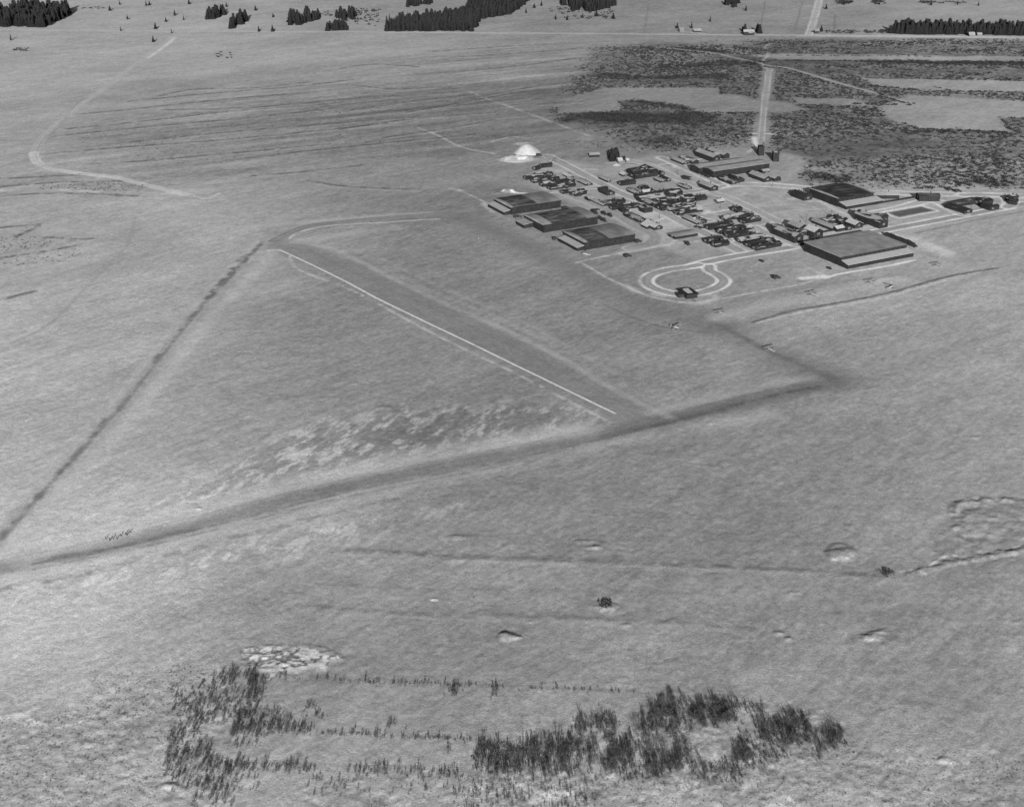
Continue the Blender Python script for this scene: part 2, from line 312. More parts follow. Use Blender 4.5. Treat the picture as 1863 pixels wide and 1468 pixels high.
S([(1092,1112),(1104,1118),(1116,1110)], 1.3, 166, 0.8, 0.8, 0.2); S([(784,1091),(795,1091)], 1.1, 214, 0.9, 0.6); S([(1612,1046),(1622,1043)], 1.4, 82, 0.8, 0.8)
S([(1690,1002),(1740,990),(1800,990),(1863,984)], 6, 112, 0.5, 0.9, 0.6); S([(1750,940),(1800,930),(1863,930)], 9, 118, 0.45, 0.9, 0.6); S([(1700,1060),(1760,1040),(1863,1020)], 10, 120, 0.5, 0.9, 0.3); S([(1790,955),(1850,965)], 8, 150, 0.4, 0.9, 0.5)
# bush country on the right and its clearings
SCRUB = poly_w([(1090,88),(1180,82),(1330,82),(1400,72),(1700,72),(1900,76),(1900,340),(1760,342),(1600,340),(1500,335),(1470,325),(1455,300),(1420,275),(1395,262),(1360,262),(1290,270),(1200,272),(1150,258),(1090,240),(1060,222),(1020,222),(1012,205),(1060,150)])
CLEAR = [[(1100,160),(1130,158),(1310,160),(1312,172),(1345,174),(1375,182),(1440,188),(1470,200),(1440,205),(1265,206),(1258,196),(1200,186),(1140,181),(1125,184),(1135,198),(1110,204),(1015,206),(1000,185)],
         [(1560,142),(1700,144),(1900,148),(1900,169),(1740,166),(1690,165),(1600,158)],[(1600,196),(1650,174),(1700,176),(1840,182),(1900,186),(1900,214),(1820,214),(1838,240),(1680,236),(1640,228),(1600,205)],
         [(1365,100),(1440,98),(1900,104),(1900,111),(1440,109),(1380,106)],[(1360,265),(1375,215),(1382,190),(1385,160),(1390,128),(1412,128),(1408,160),(1402,200),(1400,262)],
         [(1430,178),(1560,180),(1600,196),(1570,194),(1450,188)],[(1405,275),(1470,285),(1450,330),(1420,320)]]
CLEAR_W = [poly_w(p) for p in CLEAR]
DARKB = [[(1018,208),(1060,206),(1120,205),(1190,208),(1262,205),(1300,208),(1300,224),(1240,228),(1160,226),(1105,222),(1060,218),(1020,222)],[(1135,184),(1165,183),(1220,190),(1258,198),(1255,203),(1220,198),(1170,190)],[(1200,118),(1330,112),(1395,112),(1395,118),(1300,122),(1200,126)],
         [(1160,88),(1260,88),(1330,94),(1320,98),(1200,94)],[(1085,132),(1150,140),(1330,136),(1330,143),(1150,146),(1090,142)],[(1620,236),(1840,238),(1840,245),(1640,243)],[(1580,110),(1863,114),(1863,120),(1640,118),(1560,114)],[(1170,250),(1240,252),(1225,268),(1170,262)],[(1460,312),(1560,322),(1540,334),(1470,328)],[(1740,318),(1850,325),(1845,338),(1740,334)]]
DARKB_W = [poly_w(p) for p in DARKB]
LEFTF = poly_w([(60,300),(150,215),(300,185),(460,158),(640,148),(760,100),(1060,80),(1080,130),(1010,200),(1060,245),(960,250),(900,275),(700,290),(520,300),(380,345),(260,350),(0,352),(0,330)])
PATCH = poly_w([(250,930),(330,900),(430,845),(500,800),(600,760),(700,738),(800,740),(960,735),(1110,750),(1060,775),(900,800),(760,822),(560,865),(420,900),(300,930)])
PATCH2 = poly_w([(0,1075),(250,1020),(560,955),(760,915),(900,900),(780,950),(620,990),(520,1020),(330,1050),(150,1090),(0,1120)])
TUSS = poly_w([(-60,1310),(150,1290),(170,1230),(330,1205),(480,1225),(470,1300),(420,1400),(420,1490),(-80,1500)])
TUSS2 = poly_w([(840,1400),(1100,1390),(1400,1380),(1560,1350),(1900,1380),(1900,1500),(560,1500),(560,1430)])
HOLLOW = poly_w([(1733,940),(1745,916),(1790,908),(1880,910),(1880,1020),(1700,1030),(1690,1000),(1740,985)])
COPSE = poly_w([(860,1400),(868,1350),(1040,1318),(1150,1315),(1200,1262),(1345,1262),(1480,1290),(1545,1330),(1540,1375),(1370,1405),(1350,1430),(1100,1430),(1085,1475),(850,1470)])
POND = poly_w([(440,1182),(470,1176),(530,1175),(580,1180),(612,1192),(622,1198),(600,1205),(590,1218),(540,1226),(490,1226),(450,1212),(436,1198)])
GARDEN = poly_w([(1614,387),(1676,376),(1700,383.5),(1636,394.5)])
PLOTS = [(poly_w([(985,288),(1100,300),(1190,282),(1330,325),(1500,344),(1880,350),(1880,374),(1450,452),(1290,484),(1180,440),(1060,378),(960,338)]), 148), (poly_w([(1325,345),(1440,344),(1490,370),(1560,398),(1480,398),(1400,397),(1360,374)]), 146),
         (poly_w([(1170,408),(1215,398),(1250,412),(1210,420)]), 168), (poly_w([(1145,376),(1175,372),(1225,396),(1195,402),(1165,390)]), 168)]
WHITEBLOB = [(543,786,6.5,176),(662,757,8,158),(370,868,7,172),(322,903,5,172),(950,291,7,186),(600,760,4,156),(505,795,5,160)]

def crack(x, y, lam):
    lam = lam * 0.42
    n1 = fbm(x, y, lam, 3, 71); n2 = fbm(x + 31, y - 17, lam * 1.3, 3, 77)
    return np.minimum(np.abs(n1), np.abs(n2))

def flat_mask(x, y):
    f = np.zeros(x.shape)
    for W, wd in _flatW:
        d = pl_dist(x, y, W, wd / 2 + 8); f = np.maximum(f, 1 - sstep(wd / 2 + 1, wd / 2 + 6, d))
    return f

def tone(x, y):
    t = base_tone(x, y)
    u, v = rot(x, y, 48, 5.0, 1.0)
    streak = fbm(u, v, 7, 3, 21); s2 = fbm(u, v, 22, 2, 25)
    fu, fv = rot(x, y, 48, 3.4, 1.0)
    t = t + 6.5 * fbm(fu, fv, 2.4, 2, 29, 0.7) + 3.2 * streak + 2.0 * s2 + 5.0 * fbm(x, y, 60, 3, 31) + 7.0 * fbm(x, y, 2.2, 2, 37) + 4.0 * fbm(x, y, 9, 3, 38, 0.8)
    wu, wv = rot(x, y, 30, 2.5, 1.0); t = t + 7.0 * fbm(wu, wv, 70, 3, 23, 0.6)
    hu, hv = rot(x, y, -2, 16.0, 1.0); t = t + 5.0 * fbm(hu, hv, 7, 3, 27, 0.7) * sstep(-150, 120, x) * sstep(760, 560, y)
    mm = poly_mask(x, y, HOLLOW, 5, 3, 12)
    if mm.any(): t = t + mm * (16 * fbm(x, y, 6, 4, 67, 0.7) - 3)
    # rough field on the left: rows of furrows and weeds
    lf = poly_mask(x, y, LEFTF, 60, 20, 80)
    if lf.any():
        a, b = at(150, 208), at(560, 170); lu, lv = rot(x, y, math.degrees(math.atan2(b[1] - a[1], b[0] - a[0])), 9.0, 1.0)
        rw = 0.6 * fbm(lu, lv, 34, 3, 45, 0.6) + 0.8 * fbm(lu * 0.7, lv, 15, 2, 46); t = t + lf * (16 * rw - 4 - 9 * np.abs(fbm(x, y, 8, 2, 47)))
    # wind-packed snow beside the long runway
    pu, pv = rot(x, y, 68, 2.6, 1.0)
    for P, k in ((PATCH, 1.0), (PATCH2, 0.7)):
        m = poly_mask(x, y, P, 14, 3.0, 18)
        pn = fbm(pu, pv, 4.2, 4, 41, 0.7) * 0.9 + 0.3 * fbm(x, y, 24, 2, 43) - 0.10
        t = t + m * k * (32 * sstep(0.0, 0.28, pn) - 7 * sstep(0.0, 0.35, -pn))
    # bush country: darker undergrowth, pale clearings
    m = poly_mask(x, y, SCRUB, 30, 8, 40)
    clr = np.zeros(x.shape)
    for P in CLEAR_W: clr = np.maximum(clr, poly_mask(x, y, P, 8, 3, 25))
    bu, bv = rot(x, y, 2, 4.0, 1.0)
    pn = fbm(bu, bv, 38, 4, 51, 0.6)
    t = t + m * (1 - clr) * (-24 + 24 * pn - 30 * np.abs(fbm(x, y, 7, 3, 55, 0.7)) + 11)
    t = t + clr * m * 8
    for P in DARKB_W: t = t - 18 * poly_mask(x, y, P, 10, 4, 20)
    for P, tv in PLOTS:
        mm = poly_mask(x, y, P, 8); t = t + (tv + 17 * fbm(x, y, 13, 4, 58, 0.65) - t) * mm * 0.7
    mm = poly_mask(x, y, COPSE, 6, 4, 14)
    if mm.any(): t = t + mm * (46 * fbm(x, y, 3.8, 4, 65, 0.8) - 8)
    mm = poly_mask(x, y, TUSS, 18, 6, 20); mm2 = poly_mask(x, y, TUSS2, 18, 6, 20)
    t = t + mm * 10 * fbm(u, v, 9, 3, 59) + np.maximum(mm, mm2) * 8 * fbm(x, y, 3, 2, 61) + mm2 * 10 * fbm(x, y, 14, 3, 63)
    for nm, W, wd, tv in _RWW:
        reach = wd / 2 + 5
        d = pl_dist(x, y, W, reach); q = d < reach
        if q.any():
            xq, yq = x[q], y[q]; dq = d[q] + 2.2 * fbm(xq, yq, 24, 3, 89) + 1.2 * fbm(xq, yq, 7, 2, 90)
            msk = (1 - sstep(wd / 2 - 5.5, wd / 2 + 3.0, dq)) * np.clip(0.6 + 0.4 * fbm(xq, yq, 90, 2, 92), 0.2, 0.9)
            t[q] = t[q] + (tv + 6 * fbm(xq, yq, 16, 3, 83) + 5 * fbm(xq, yq, 3, 2, 84) - t[q]) * msk
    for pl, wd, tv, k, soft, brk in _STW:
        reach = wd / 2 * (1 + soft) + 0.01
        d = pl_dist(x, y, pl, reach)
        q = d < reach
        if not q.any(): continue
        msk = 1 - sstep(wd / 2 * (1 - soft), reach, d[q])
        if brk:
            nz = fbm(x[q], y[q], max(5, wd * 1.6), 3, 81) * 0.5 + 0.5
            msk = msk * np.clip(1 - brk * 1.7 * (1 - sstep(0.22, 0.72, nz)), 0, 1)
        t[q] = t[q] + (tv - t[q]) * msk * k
    for nm, W, wd, tv, bank in _RDW:
        reach = wd / 2 + 2 + (bank[0] + bank[1] if bank else 0)
        d = pl_dist(x, y, W, reach); q = d < reach
        if not q.any(): continue
        dd = d[q]; nz = fbm(x[q], y[q], 14, 3, 85)
        if bank:
            mb = (1 - sstep(bank[1] * 0.3, bank[1] * 0.95, np.abs(dd - bank[0]))) * np.clip(0.85 + 0.5 * nz, 0.2, 1)
            t[q] = t[q] + (bank[2] - t[q]) * mb * 0.85
        msk = 1 - sstep(wd / 2 - 1.2, wd / 2 + 1.0, dd)
        tr = tv + 6 * nz + 8 * np.exp(-((dd - 0.1) / 0.8) ** 2)
        t[q] = t[q] + (tr - t[q]) * msk * 0.88
    mm = poly_mask(x, y, GARDEN, 2.5); t = t + (86 + 6 * fbm(x, y, 6, 2, 87) - t) * mm
    gd = pl_dist(x, y, np.vstack([GARDEN, GARDEN[:1]]), 9)
    q = gd < 9; t[q] = t[q] + (200 - t[q]) * np.exp(-((gd[q] - 3.0) / 1.8) ** 2) * 0.9 * (1 - mm[q])
    mm = poly_mask(x, y, POND, 2.2, 1.6, 6)
    cr = crack(x * 0.5, y, 9)
    t = t + (182 + 22 * fbm(x, y, 5, 3, 91) - 80 * (1 - sstep(0.05, 0.22, cr)) - t) * mm
    for px, py, r, tv in WHITEBLOB:
        c = at(px, py); d = np.hypot(x - c[0], (y - c[1]) / 1.3) + 0.55 * r * fbm(x, y, r * 1.0, 4, 95, 0.65)
        t = t + (tv - t) * (1 - sstep(r * 0.55, r * 1.15, d)) * 0.8
    return np.clip(t, 40, 226)

# mounds: px, py, rx, ry, height, kind
MOUNDS = [(925,1158,4.6,2.6,1.7),(918,1155,2,1.6,0.9),(1530,1010,6.5,5.0,1.5),(1540,1003,4,2.6,0.9),(1104,1104,4.2,3.0,1.5),(1582,1158,4.5,2.6,1.3),(1596,1150,5,1.3,0.7),(1084,996,4.0,2.0,1.3),(1066,985,6,2.0,0.6),
          (1418,1150,2.2,1.6,0.8),(1436,1160,1.6,1.2,0.7),(790,1090,1.2,0.8,0.9),(1618,1044,2.5,1.4,0.8),(965,1131,1.2,0.9,0.6),(835,977,6,2.2,0.8),(1137,1137,3.6,1.8,0.8),(822,1018,5,2,0.6),(1772,796,3,1.6,0.8),(1842,792,2.6,1.5,0.8),(973,1006,1.6,1.0,0.6),(1722,1382,4,2.4,1.0),(1850,1132,1.2,1,.6),
          (362,925,2.5,1.4,0.8),(700,742,5,3,0.5),(1296,770,4,2,0.4),(1445,1078,4,1.4,0.5),
          (945,291,13,7,3.4),(925,290,9,6,2.4),(968,289,10,5,1.6),(955,262,12,7,2.0),(1150,300,7,3,1.2),(1121,300,3,2,1.4),(925,349,7,5,2.2),(908,352,6,4,1.4)]
SCARPS = [([(1735,935),(1742,918),(1790,908),(1863,912)], 4, 2.2), ([(1660,1046),(1710,1028),(1760,1018),(1863,1000)], 4, 2.4), ([(1742,978),(1745,950),(1765,935)], 5, 2.4),
          ([(436,1198),(450,1180),(530,1173),(580,1178),(622,1198)], 2.4, 0.9),
          ([(0,1305),(40,1300),(60,1312),(100,1322),(140,1315),(170,1300)], 3.4, 0.8), ([(262,1445),(300,1428),(335,1440)], 3, 0.9),
          ([(620,1000),(820,1010),(1000,1018),(1200,1025),(1400,1035),(1560,1045)], 7, 0.5), ([(720,1115),(900,1118),(1200,1130),(1370,1142)], 6, 0.4), ([(1370,587),(1440,568),(1570,545),(1720,507),(1800,490)], 5, 0.8)]
_SCW = None
def relief(x, y):
    u, v = rot(x, y, 48, 4.0, 1.0)
    far = 1.0
    h = 0.09 * fbm(u, v, 5.5, 3, 101) + 0.06 * fbm(x, y, 2.4, 2, 105) + 0.28 * fbm(x, y, 55, 2, 107) + 0.10 * fbm(u, v, 20, 2, 113) + 0.35 * fbm(x, y, 6, 3, 115) * poly_mask(x, y, HOLLOW, 5)
    h = h + 0.16 * fbm(x, y, 3.0, 2, 109) * np.maximum(poly_mask(x, y, TUSS, 18, 6, 20), poly_mask(x, y, TUSS2, 18, 6, 20))
    pu, pv = rot(x, y, 68, 2.6, 1.0)
    h = h + 0.16 * np.maximum(fbm(pu, pv, 5.5, 3, 41, 0.6), 0) * np.maximum(poly_mask(x, y, PATCH, 14), 0.7 * poly_mask(x, y, PATCH2, 14))
    h = h - 0.22 * (1 - sstep(0.02, 0.2, crack(x * 0.5, y, 9))) * poly_mask(x, y, POND, 1.5) + (0.35 + 0.5 * fbm(x * 0.6, y, 5, 3, 93)) * poly_mask(x, y, POND, 2.5)
    for W, wd, hh in _SCW:
        d = pl_dist(x, y, W, wd); q = d < wd
        h[q] = h[q] + 0.32 * hh * (1 - sstep(0, wd, d[q])) * (0.6 + 0.9 * fbm(x[q], y[q], 5, 3, 117))
    h = h * (1 - 0.75 * flat_mask(x, y))
    for px, py, rx, ry, hh in MOUNDS:
        c = at(px, py); m = (np.abs(x - c[0]) < 2.2 * rx) & (np.abs(y - c[1]) < 2.2 * ry + 2)
        if not m.any(): continue
        d = np.hypot((x[m] - c[0]) / rx, (y[m] - c[1]) / ry) + 0.5 * fbm(x[m], y[m], rx * 0.7, 4, 119, 0.65)
        h[m] = h[m] + (hh if hh > 1.9 else hh * 0.46) * (1 - sstep(0.35, 1.35, d))
    return h

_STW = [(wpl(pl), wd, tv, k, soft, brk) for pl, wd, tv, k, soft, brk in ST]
_RWW = [(n, wpl(pl), wd, tv) for n, pl, wd, tv in RUNWAYS]
_RDW = [(n, wpl(pl), wd, tv, bk) for n, pl, wd, tv, bk in ROADS]
_flatW = [(W, wd + 2) for n, W, wd, tv in _RWW] + [(W, wd + 4) for n, W, wd, tv, bk in _RDW]
_SCW = [(wpl(pl), wd, hh) for pl, wd, hh in SCARPS]
def albedo(x, y): return np.clip(lin(tone(x, y)) / ALB_K, 0.02, 0.88)

# ------------------------------------------------------------------ materials
def grey(name, a, rough=0.9, noise=0.0, scale=0.6, spec=0.2):
    m = bpy.data.materials.new(name); m.use_nodes = True
    t = m.node_tree; b = t.nodes['Principled BSDF']
    b.inputs['Roughness'].default_value = rough; b.inputs['Specular IOR Level'].default_value = spec
    b.inputs['Base Color'].default_value = (a, a, a, 1)
    if noise:
        tc = t.nodes.new('ShaderNodeTexCoord'); n = t.nodes.new('ShaderNodeTexNoise'); r = t.nodes.new('ShaderNodeMapRange')
        n.inputs['Scale'].default_value = scale; n.inputs['Detail'].default_value = 4
        r.inputs['From Min'].default_value = 0.3; r.inputs['From Max'].default_value = 0.7
        r.inputs['To Min'].default_value = a * (1 - noise); r.inputs['To Max'].default_value = a * (1 + noise)
        t.links.new(tc.outputs['Object'], n.inputs['Vector']); t.links.new(n.outputs['Fac'], r.inputs['Value']); t.links.new(r.outputs[0], b.inputs['Base Color'])
    return m

def ground_mat():
    m = bpy.data.materials.new('snowy_ground'); m.use_nodes = True
    t = m.node_tree; b = t.nodes['Principled BSDF']; b.inputs['Roughness'].default_value = 1.0; b.inputs['Specular IOR Level'].default_value = 0.0
    at_ = t.nodes.new('ShaderNodeAttribute'); at_.attribute_name = 'alb'
    geo = t.nodes.new('ShaderNodeNewGeometry')
    fac = None
    for sc_, wt in ((2.4, .36), (1.0, .34), (0.35, .20), (0.1, .10)):
        n = t.nodes.new('ShaderNodeTexNoise'); n.inputs['Scale'].default_value = sc_; n.inputs['Detail'].default_value = 2; n.inputs['Roughness'].default_value = 0.7
        t.links.new(geo.outputs['Position'], n.inputs['Vector'])
        ma = t.nodes.new('ShaderNodeMath'); ma.operation = 'MULTIPLY_ADD'; ma.inputs[1].default_value = wt; ma.inputs[2].default_value = 0
        t.links.new(n.outputs['Fac'], ma.inputs[0])
        if fac is not None: t.links.new(fac, ma.inputs[2])
        fac = ma.outputs[0]
    r = t.nodes.new('ShaderNodeMapRange'); r.inputs['From Min'].default_value = 0.38; r.inputs['From Max'].default_value = 0.62
    r.inputs['To Min'].default_value = 0.66; r.inputs['To Max'].default_value = 1.34
    t.links.new(fac, r.inputs['Value'])
    bp = t.nodes.new('ShaderNodeBump'); bp.inputs['Strength'].default_value = 0.5; bp.inputs['Distance'].default_value = 0.9
    t.links.new(fac, bp.inputs['Height']); t.links.new(bp.outputs[0], b.inputs['Normal'])
    mu = t.nodes.new('ShaderNodeMath'); mu.operation = 'MULTIPLY'
    t.links.new(at_.outputs['Fac'], mu.inputs[0]); t.links.new(r.outputs[0], mu.inputs[1]); t.links.new(mu.outputs[0], b.inputs['Base Color'])
    return m
GM = ground_mat()

def roof_mat(name, snow, bare, lo, hi, scale):
    """bare dark roofing with lingering snow patches"""
    m = bpy.data.materials.new(name); m.use_nodes = True
    t = m.node_tree; b = t.nodes['Principled BSDF']; b.inputs['Roughness'].default_value = 0.95; b.inputs['Specular IOR Level'].default_value = 0.1
    tc = t.nodes.new('ShaderNodeTexCoord'); oi = t.nodes.new('ShaderNodeObjectInfo')
    va = t.nodes.new('ShaderNodeVectorMath'); va.operation = 'MULTIPLY_ADD'; va.inputs[1].default_value = (1, 1, 1)
    cx = t.nodes.new('ShaderNodeVectorMath'); cx.operation = 'SCALE'; cx.inputs['Scale'].default_value = 0.37
    t.links.new(oi.outputs['Location'], cx.inputs[0])
    t.links.new(tc.outputs['Object'], va.inputs[0]); t.links.new(cx.outputs[0], va.inputs[2])
    mp = t.nodes.new('ShaderNodeMapping'); mp.inputs['Scale'].default_value = (0.45, 1.3, 1)
    n = t.nodes.new('ShaderNodeTexNoise'); n.inputs['Scale'].default_value = scale; n.inputs['Detail'].default_value = 3; n.inputs['Distortion'].default_value = 0.6
    r = t.nodes.new('ShaderNodeMapRange'); r.inputs['From Min'].default_value = lo; r.inputs['From Max'].default_value = hi
    r.inputs['To Min'].default_value = bare; r.inputs['To Max'].default_value = snow
    t.links.new(va.outputs[0], mp.inputs['Vector']); t.links.new(mp.outputs[0], n.inputs['Vector'])
    t.links.new(n.outputs['Fac'], r.inputs['Value']); t.links.new(r.outputs[0], b.inputs['Base Color'])
    return m

M = dict(
 wall=grey('dark_painted_board', 0.020, 0.8, 0.35, 0.25), wall_mid=grey('weathered_board', 0.032, 0.85, 0.35, 0.3), wall_pale=grey('white_board', 0.13, 0.8, 0.1),
 glass=grey('window_glass', 0.03, 0.35, spec=0.4), trim=grey('pale_trim', 0.35, 0.7), brick=grey('chimney_brick', 0.06, 0.9),
 snow=grey('roof_snow', 0.40, 1.0, 0.12, 0.3, 0), snow_thin=grey('thin_roof_snow', 0.26, 1.0, 0.22, 0.12, 0), snow_grey=grey('grey_roof_snow', 0.19, 1.0, 0.25, 0.1, 0), snow_white=grey('fresh_roof_snow', 0.36, 1.0, 0.08, 0.3, 0),
 bare=grey('tarred_roofing', 0.024, 0.9, 0.4, 0.15), patchy=roof_mat('patchy_snow_roofing', 0.30, 0.022, 0.52, 0.60, 0.22), mostly=roof_mat('snow_roofing_with_bare_spots', 0.27, 0.024, 0.40, 0.50, 0.2), fleck=roof_mat('bare_roofing_with_snow_flecks', 0.30, 0.022, 0.545, 0.66, 0.26),
 melt=roof_mat('melting_hangar_roof', 0.10, 0.028, 0.42, 0.75, 0.12), melt2=roof_mat('half_melted_hangar_roof', 0.17, 0.04, 0.42, 0.70, 0.16),
 pole=grey('pole_timber', 0.05), dark=grey('dark_vehicle_paint', 0.03, 0.5, spec=0.4), tyre=grey('tyre_rubber', 0.02), canvas=grey('dark_canvas', 0.028, 0.95),
 plane=grey('pale_doped_fabric', 0.34, 0.6, spec=0.3), plane_dk=grey('dark_doped_fabric', 0.10, 0.6, spec=0.3), cloth=grey('dark_wool', 0.03), skin=grey('skin', 0.3),
 spruce=grey('spruce_needles', 0.028, 0.95, 0.3, 0.4, 0.0), bark=grey('bark', 0.05, 0.95), twig=grey('bare_twigs', 0.07, 0.95, 0.3, 0.3, 0.0), brush=grey('scrub_twigs', 0.034, 0.95, 0.3, 0.05, 0.0))

# ------------------------------------------------------------------ mesh helpers
def mesh_obj(name, verts, faces, mat, parent=None, mats=None, mi=None, smooth=False):
    me = bpy.data.meshes.new(name)
    verts = np.asarray(verts, dtype=np.float32)
    me.from_pydata(verts.tolist(), [], faces) if not isinstance(faces, np.ndarray) else quick(me, verts, faces)
    for mm in (mats or [mat]): me.materials.append(mm)
    if mi is not None: me.polygons.foreach_set('material_index', mi)
    if smooth: me.polygons.foreach_set('use_smooth', [True] * len(me.polygons))
    me.update()
    o = bpy.data.objects.new(name, me); COL.objects.link(o)
    if parent is not None: o.parent = parent
    return o

def quick(me, verts, faces):
    n, k = faces.shape
    me.vertices.add(len(verts)); me.vertices.foreach_set('co', verts.ravel())
    me.loops.add(n * k); me.loops.foreach_set('vertex_index', faces.astype(np.int32).ravel())
    me.polygons.add(n); me.polygons.foreach_set('loop_start', np.arange(0, n * k, k, dtype=np.int32))
    me.update(calc_edges=True)

def grid_faces(nr, nc):
    i = np.arange((nr - 1) * (nc - 1)); r = i // (nc - 1); c = i % (nc - 1); a = r * nc + c
    return np.stack([a, a + 1, a + nc + 1, a + nc], -1)

def thing(name, label, cat, loc, rz=0.0, group=None):
    o = bpy.data.objects.new(name, None); o.empty_display_size = 2.0; COL.objects.link(o)
    o.location = loc; o.rotation_euler = (0, 0, rz)
    o['label'] = label; o['category'] = cat
    if group: o['group'] = group
    return o

def tag(o, label=None, cat=None, group=None, kind=None):
    if label: o['label'] = label
    if cat: o['category'] = cat
    if group: o['group'] = group
    if kind: o['kind'] = kind
    return o

class MB:
    def __init__(s): s.v = []; s.f = []
    def add(s, vs, fs):
        k = len(s.v); s.v += [tuple(p) for p in vs]; s.f += [tuple(i + k for i in f) for f in fs]; return s
    def box(s, x0, x1, y0, y1, z0, z1):
        return s.add([(x0,y0,z0),(x1,y0,z0),(x1,y1,z0),(x0,y1,z0),(x0,y0,z1),(x1,y0,z1),(x1,y1,z1),(x0,y1,z1)],
                     [(0,3,2,1),(4,5,6,7),(0,1,5,4),(1,2,6,5),(2,3,7,6),(3,0,4,7)])
    def prism(s, poly, y0, y1):
        """poly in x,z, extruded along y"""
        n = len(poly); vs = [(x, y0, z) for x, z in poly] + [(x, y1, z) for x, z in poly]
        fs = [tuple(range(n - 1, -1, -1)), tuple(range(n, 2 * n))] + [(i, (i + 1) % n, n + (i + 1) % n, n + i) for i in range(n)]
        fs = [f[::-1] for f in fs]
        return s.add(vs, fs)
    def prism_x(s, poly, x0, x1):
        n = len(poly); vs = [(x0, y, z) for y, z in poly] + [(x1, y, z) for y, z in poly]
        fs = [tuple(range(n - 1, -1, -1)), tuple(range(n, 2 * n))] + [(i, (i + 1) % n, n + (i + 1) % n, n + i) for i in range(n)]
        return s.add(vs, fs)
    def tube(s, p, q, r0, r1, n=6):
        p = Vector(p); q = Vector(q); d = (q - p).normalized(); a = d.orthogonal().normalized(); b = d.cross(a)
        vs = []; 
        for c, r in ((p, r0), (q, r1)):
            for i in range(n):
                t = 2 * pi * i / n; vs.append(tuple(c + a * (r * cos(t)) + b * (r * sin(t))))
        fs = [(i, (i + 1) % n, n + (i + 1) % n, n + i) for i in range(n)] + [tuple(range(n - 1, -1, -1)), tuple(range(n, 2 * n))]
        return s.add(vs, fs)
    def build(s, name, mat, parent=None, smooth=False): return mesh_obj(name, s.v, s.f, mat, parent, smooth=smooth)

# ------------------------------------------------------------------ ground sheet
def ground():
    NR, NC = 1700, 1020
    yy = np.geomspace(235.0, 4300.0, NR); rr = np.linspace(-0.60, 0.60, NC)
    Y, R = np.meshgrid(yy, rr, indexing='ij'); X = R * Y
    x = X.ravel(); y = Y.ravel()
    z = np.empty(x.shape); al = np.empty(x.shape)
    CH = 60 * NC
    for i in range(0, len(x), CH):
        z[i:i + CH] = relief(x[i:i + CH], y[i:i + CH]); al[i:i + CH] = albedo(x[i:i + CH], y[i:i + CH])
    f = grid_faces(NR, NC)
    # outskirts: coarse skirt all round, butted to the fine sheet
    n0 = len(x)
    V = [np.stack([x, y, z], -1)]; F = [f]; A = [al]
    def skirt(edge, outer):
        nonlocal n0
        k = len(edge); o = np.array(outer, float)
        V.append(np.concatenate([o, np.zeros((k, 1))], 1)); A.append(np.full(k, 0.4))
        idx = np.arange(k - 1)
        F.append(np.stack([edge[:-1], edge[1:], n0 + idx + 1, n0 + idx], -1)); n0 += k
    E = 22000.0
    s = 40
    top = np.arange((NR - 1) * NC, NR * NC)[::-1]
    skirt(top, np.stack([x[top] * E / 4300, np.full(NC, E)], -1))
    le = np.arange(0, NR * NC, NC)[::-1]
    skirt(le, np.stack([x[le] * 1.0 - E, y[le] * E / 4300 * 1.0 + 0 * y[le]], -1))
    ri = np.arange(NC - 1, NR * NC, NC)
    skirt(ri, np.stack([x[ri] + E, y[ri] * E / 4300], -1))
    bo = np.arange(0, NC)
    skirt(bo, np.stack([x[bo] * 60, np.full(NC, -6000.0)], -1))
    V = np.concatenate(V).astype(np.float32); F = np.concatenate(F); A = np.concatenate(A).astype(np.float32)
    o = mesh_obj('ground', V, F, GM, smooth=True)
    at_ = o.data.attributes.new('alb', 'FLOAT', 'POINT'); at_.data.foreach_set('value', A)
    tag(o, kind='structure')
ground()

def strip(name, W, width):
    seg = np.linalg.norm(np.diff(W, axis=0), axis=1); L = np.concatenate([[0], np.cumsum(seg)])
    n = max(2, int(L[-1] / 1.6)); s = np.linspace(0, L[-1], n)
    P = np.stack([np.interp(s, L, W[:, 0]), np.interp(s, L, W[:, 1])], -1)
    T = np.gradient(P, axis=0); T /= np.linalg.norm(T, axis=1)[:, None] + 1e-9; N = np.stack([-T[:, 1], T[:, 0]], -1)
    m = max(5, int(width / 0.7)); k = np.linspace(-0.5, 0.5, m)
    Q = P[:, None, :] + N[:, None, :] * (k * width)[None, :, None]
    x = Q[..., 0].ravel(); y = Q[..., 1].ravel()
    z = relief(x, y) + 0.07 - 0.05 * np.tile(np.abs(k) * 2, n) ** 6
    o = mesh_obj(name, np.stack([x, y, z], -1), grid_faces(n, m), GM, smooth=True)
    a = o.data.attributes.new('alb', 'FLOAT', 'POINT'); a.data.foreach_set('value', albedo(x, y).astype(np.float32))
    tag(o, kind='structure')
for n, W, wd, tv in _RWW: strip(n, W, wd)
_zo = 0.0
for n, W, wd, tv, bk in _RDW: strip(n, W, wd)
for o in [o for o in bpy.data.objects if o.name.split('.')[0] in ('road', 'track', 'taxiway', 'runway')]:
    _zo += 0.006; o.location.z = _zo

# ------------------------------------------------------------------ buildings
UA, VA = radians(28.0), radians(-62.0)
def snap(a):
    best = a
    for c in (UA, VA, UA + pi, VA + pi):
        d = (a - c + pi) % (2 * pi) - pi
        if abs(d) < radians(16): best = c
    return best

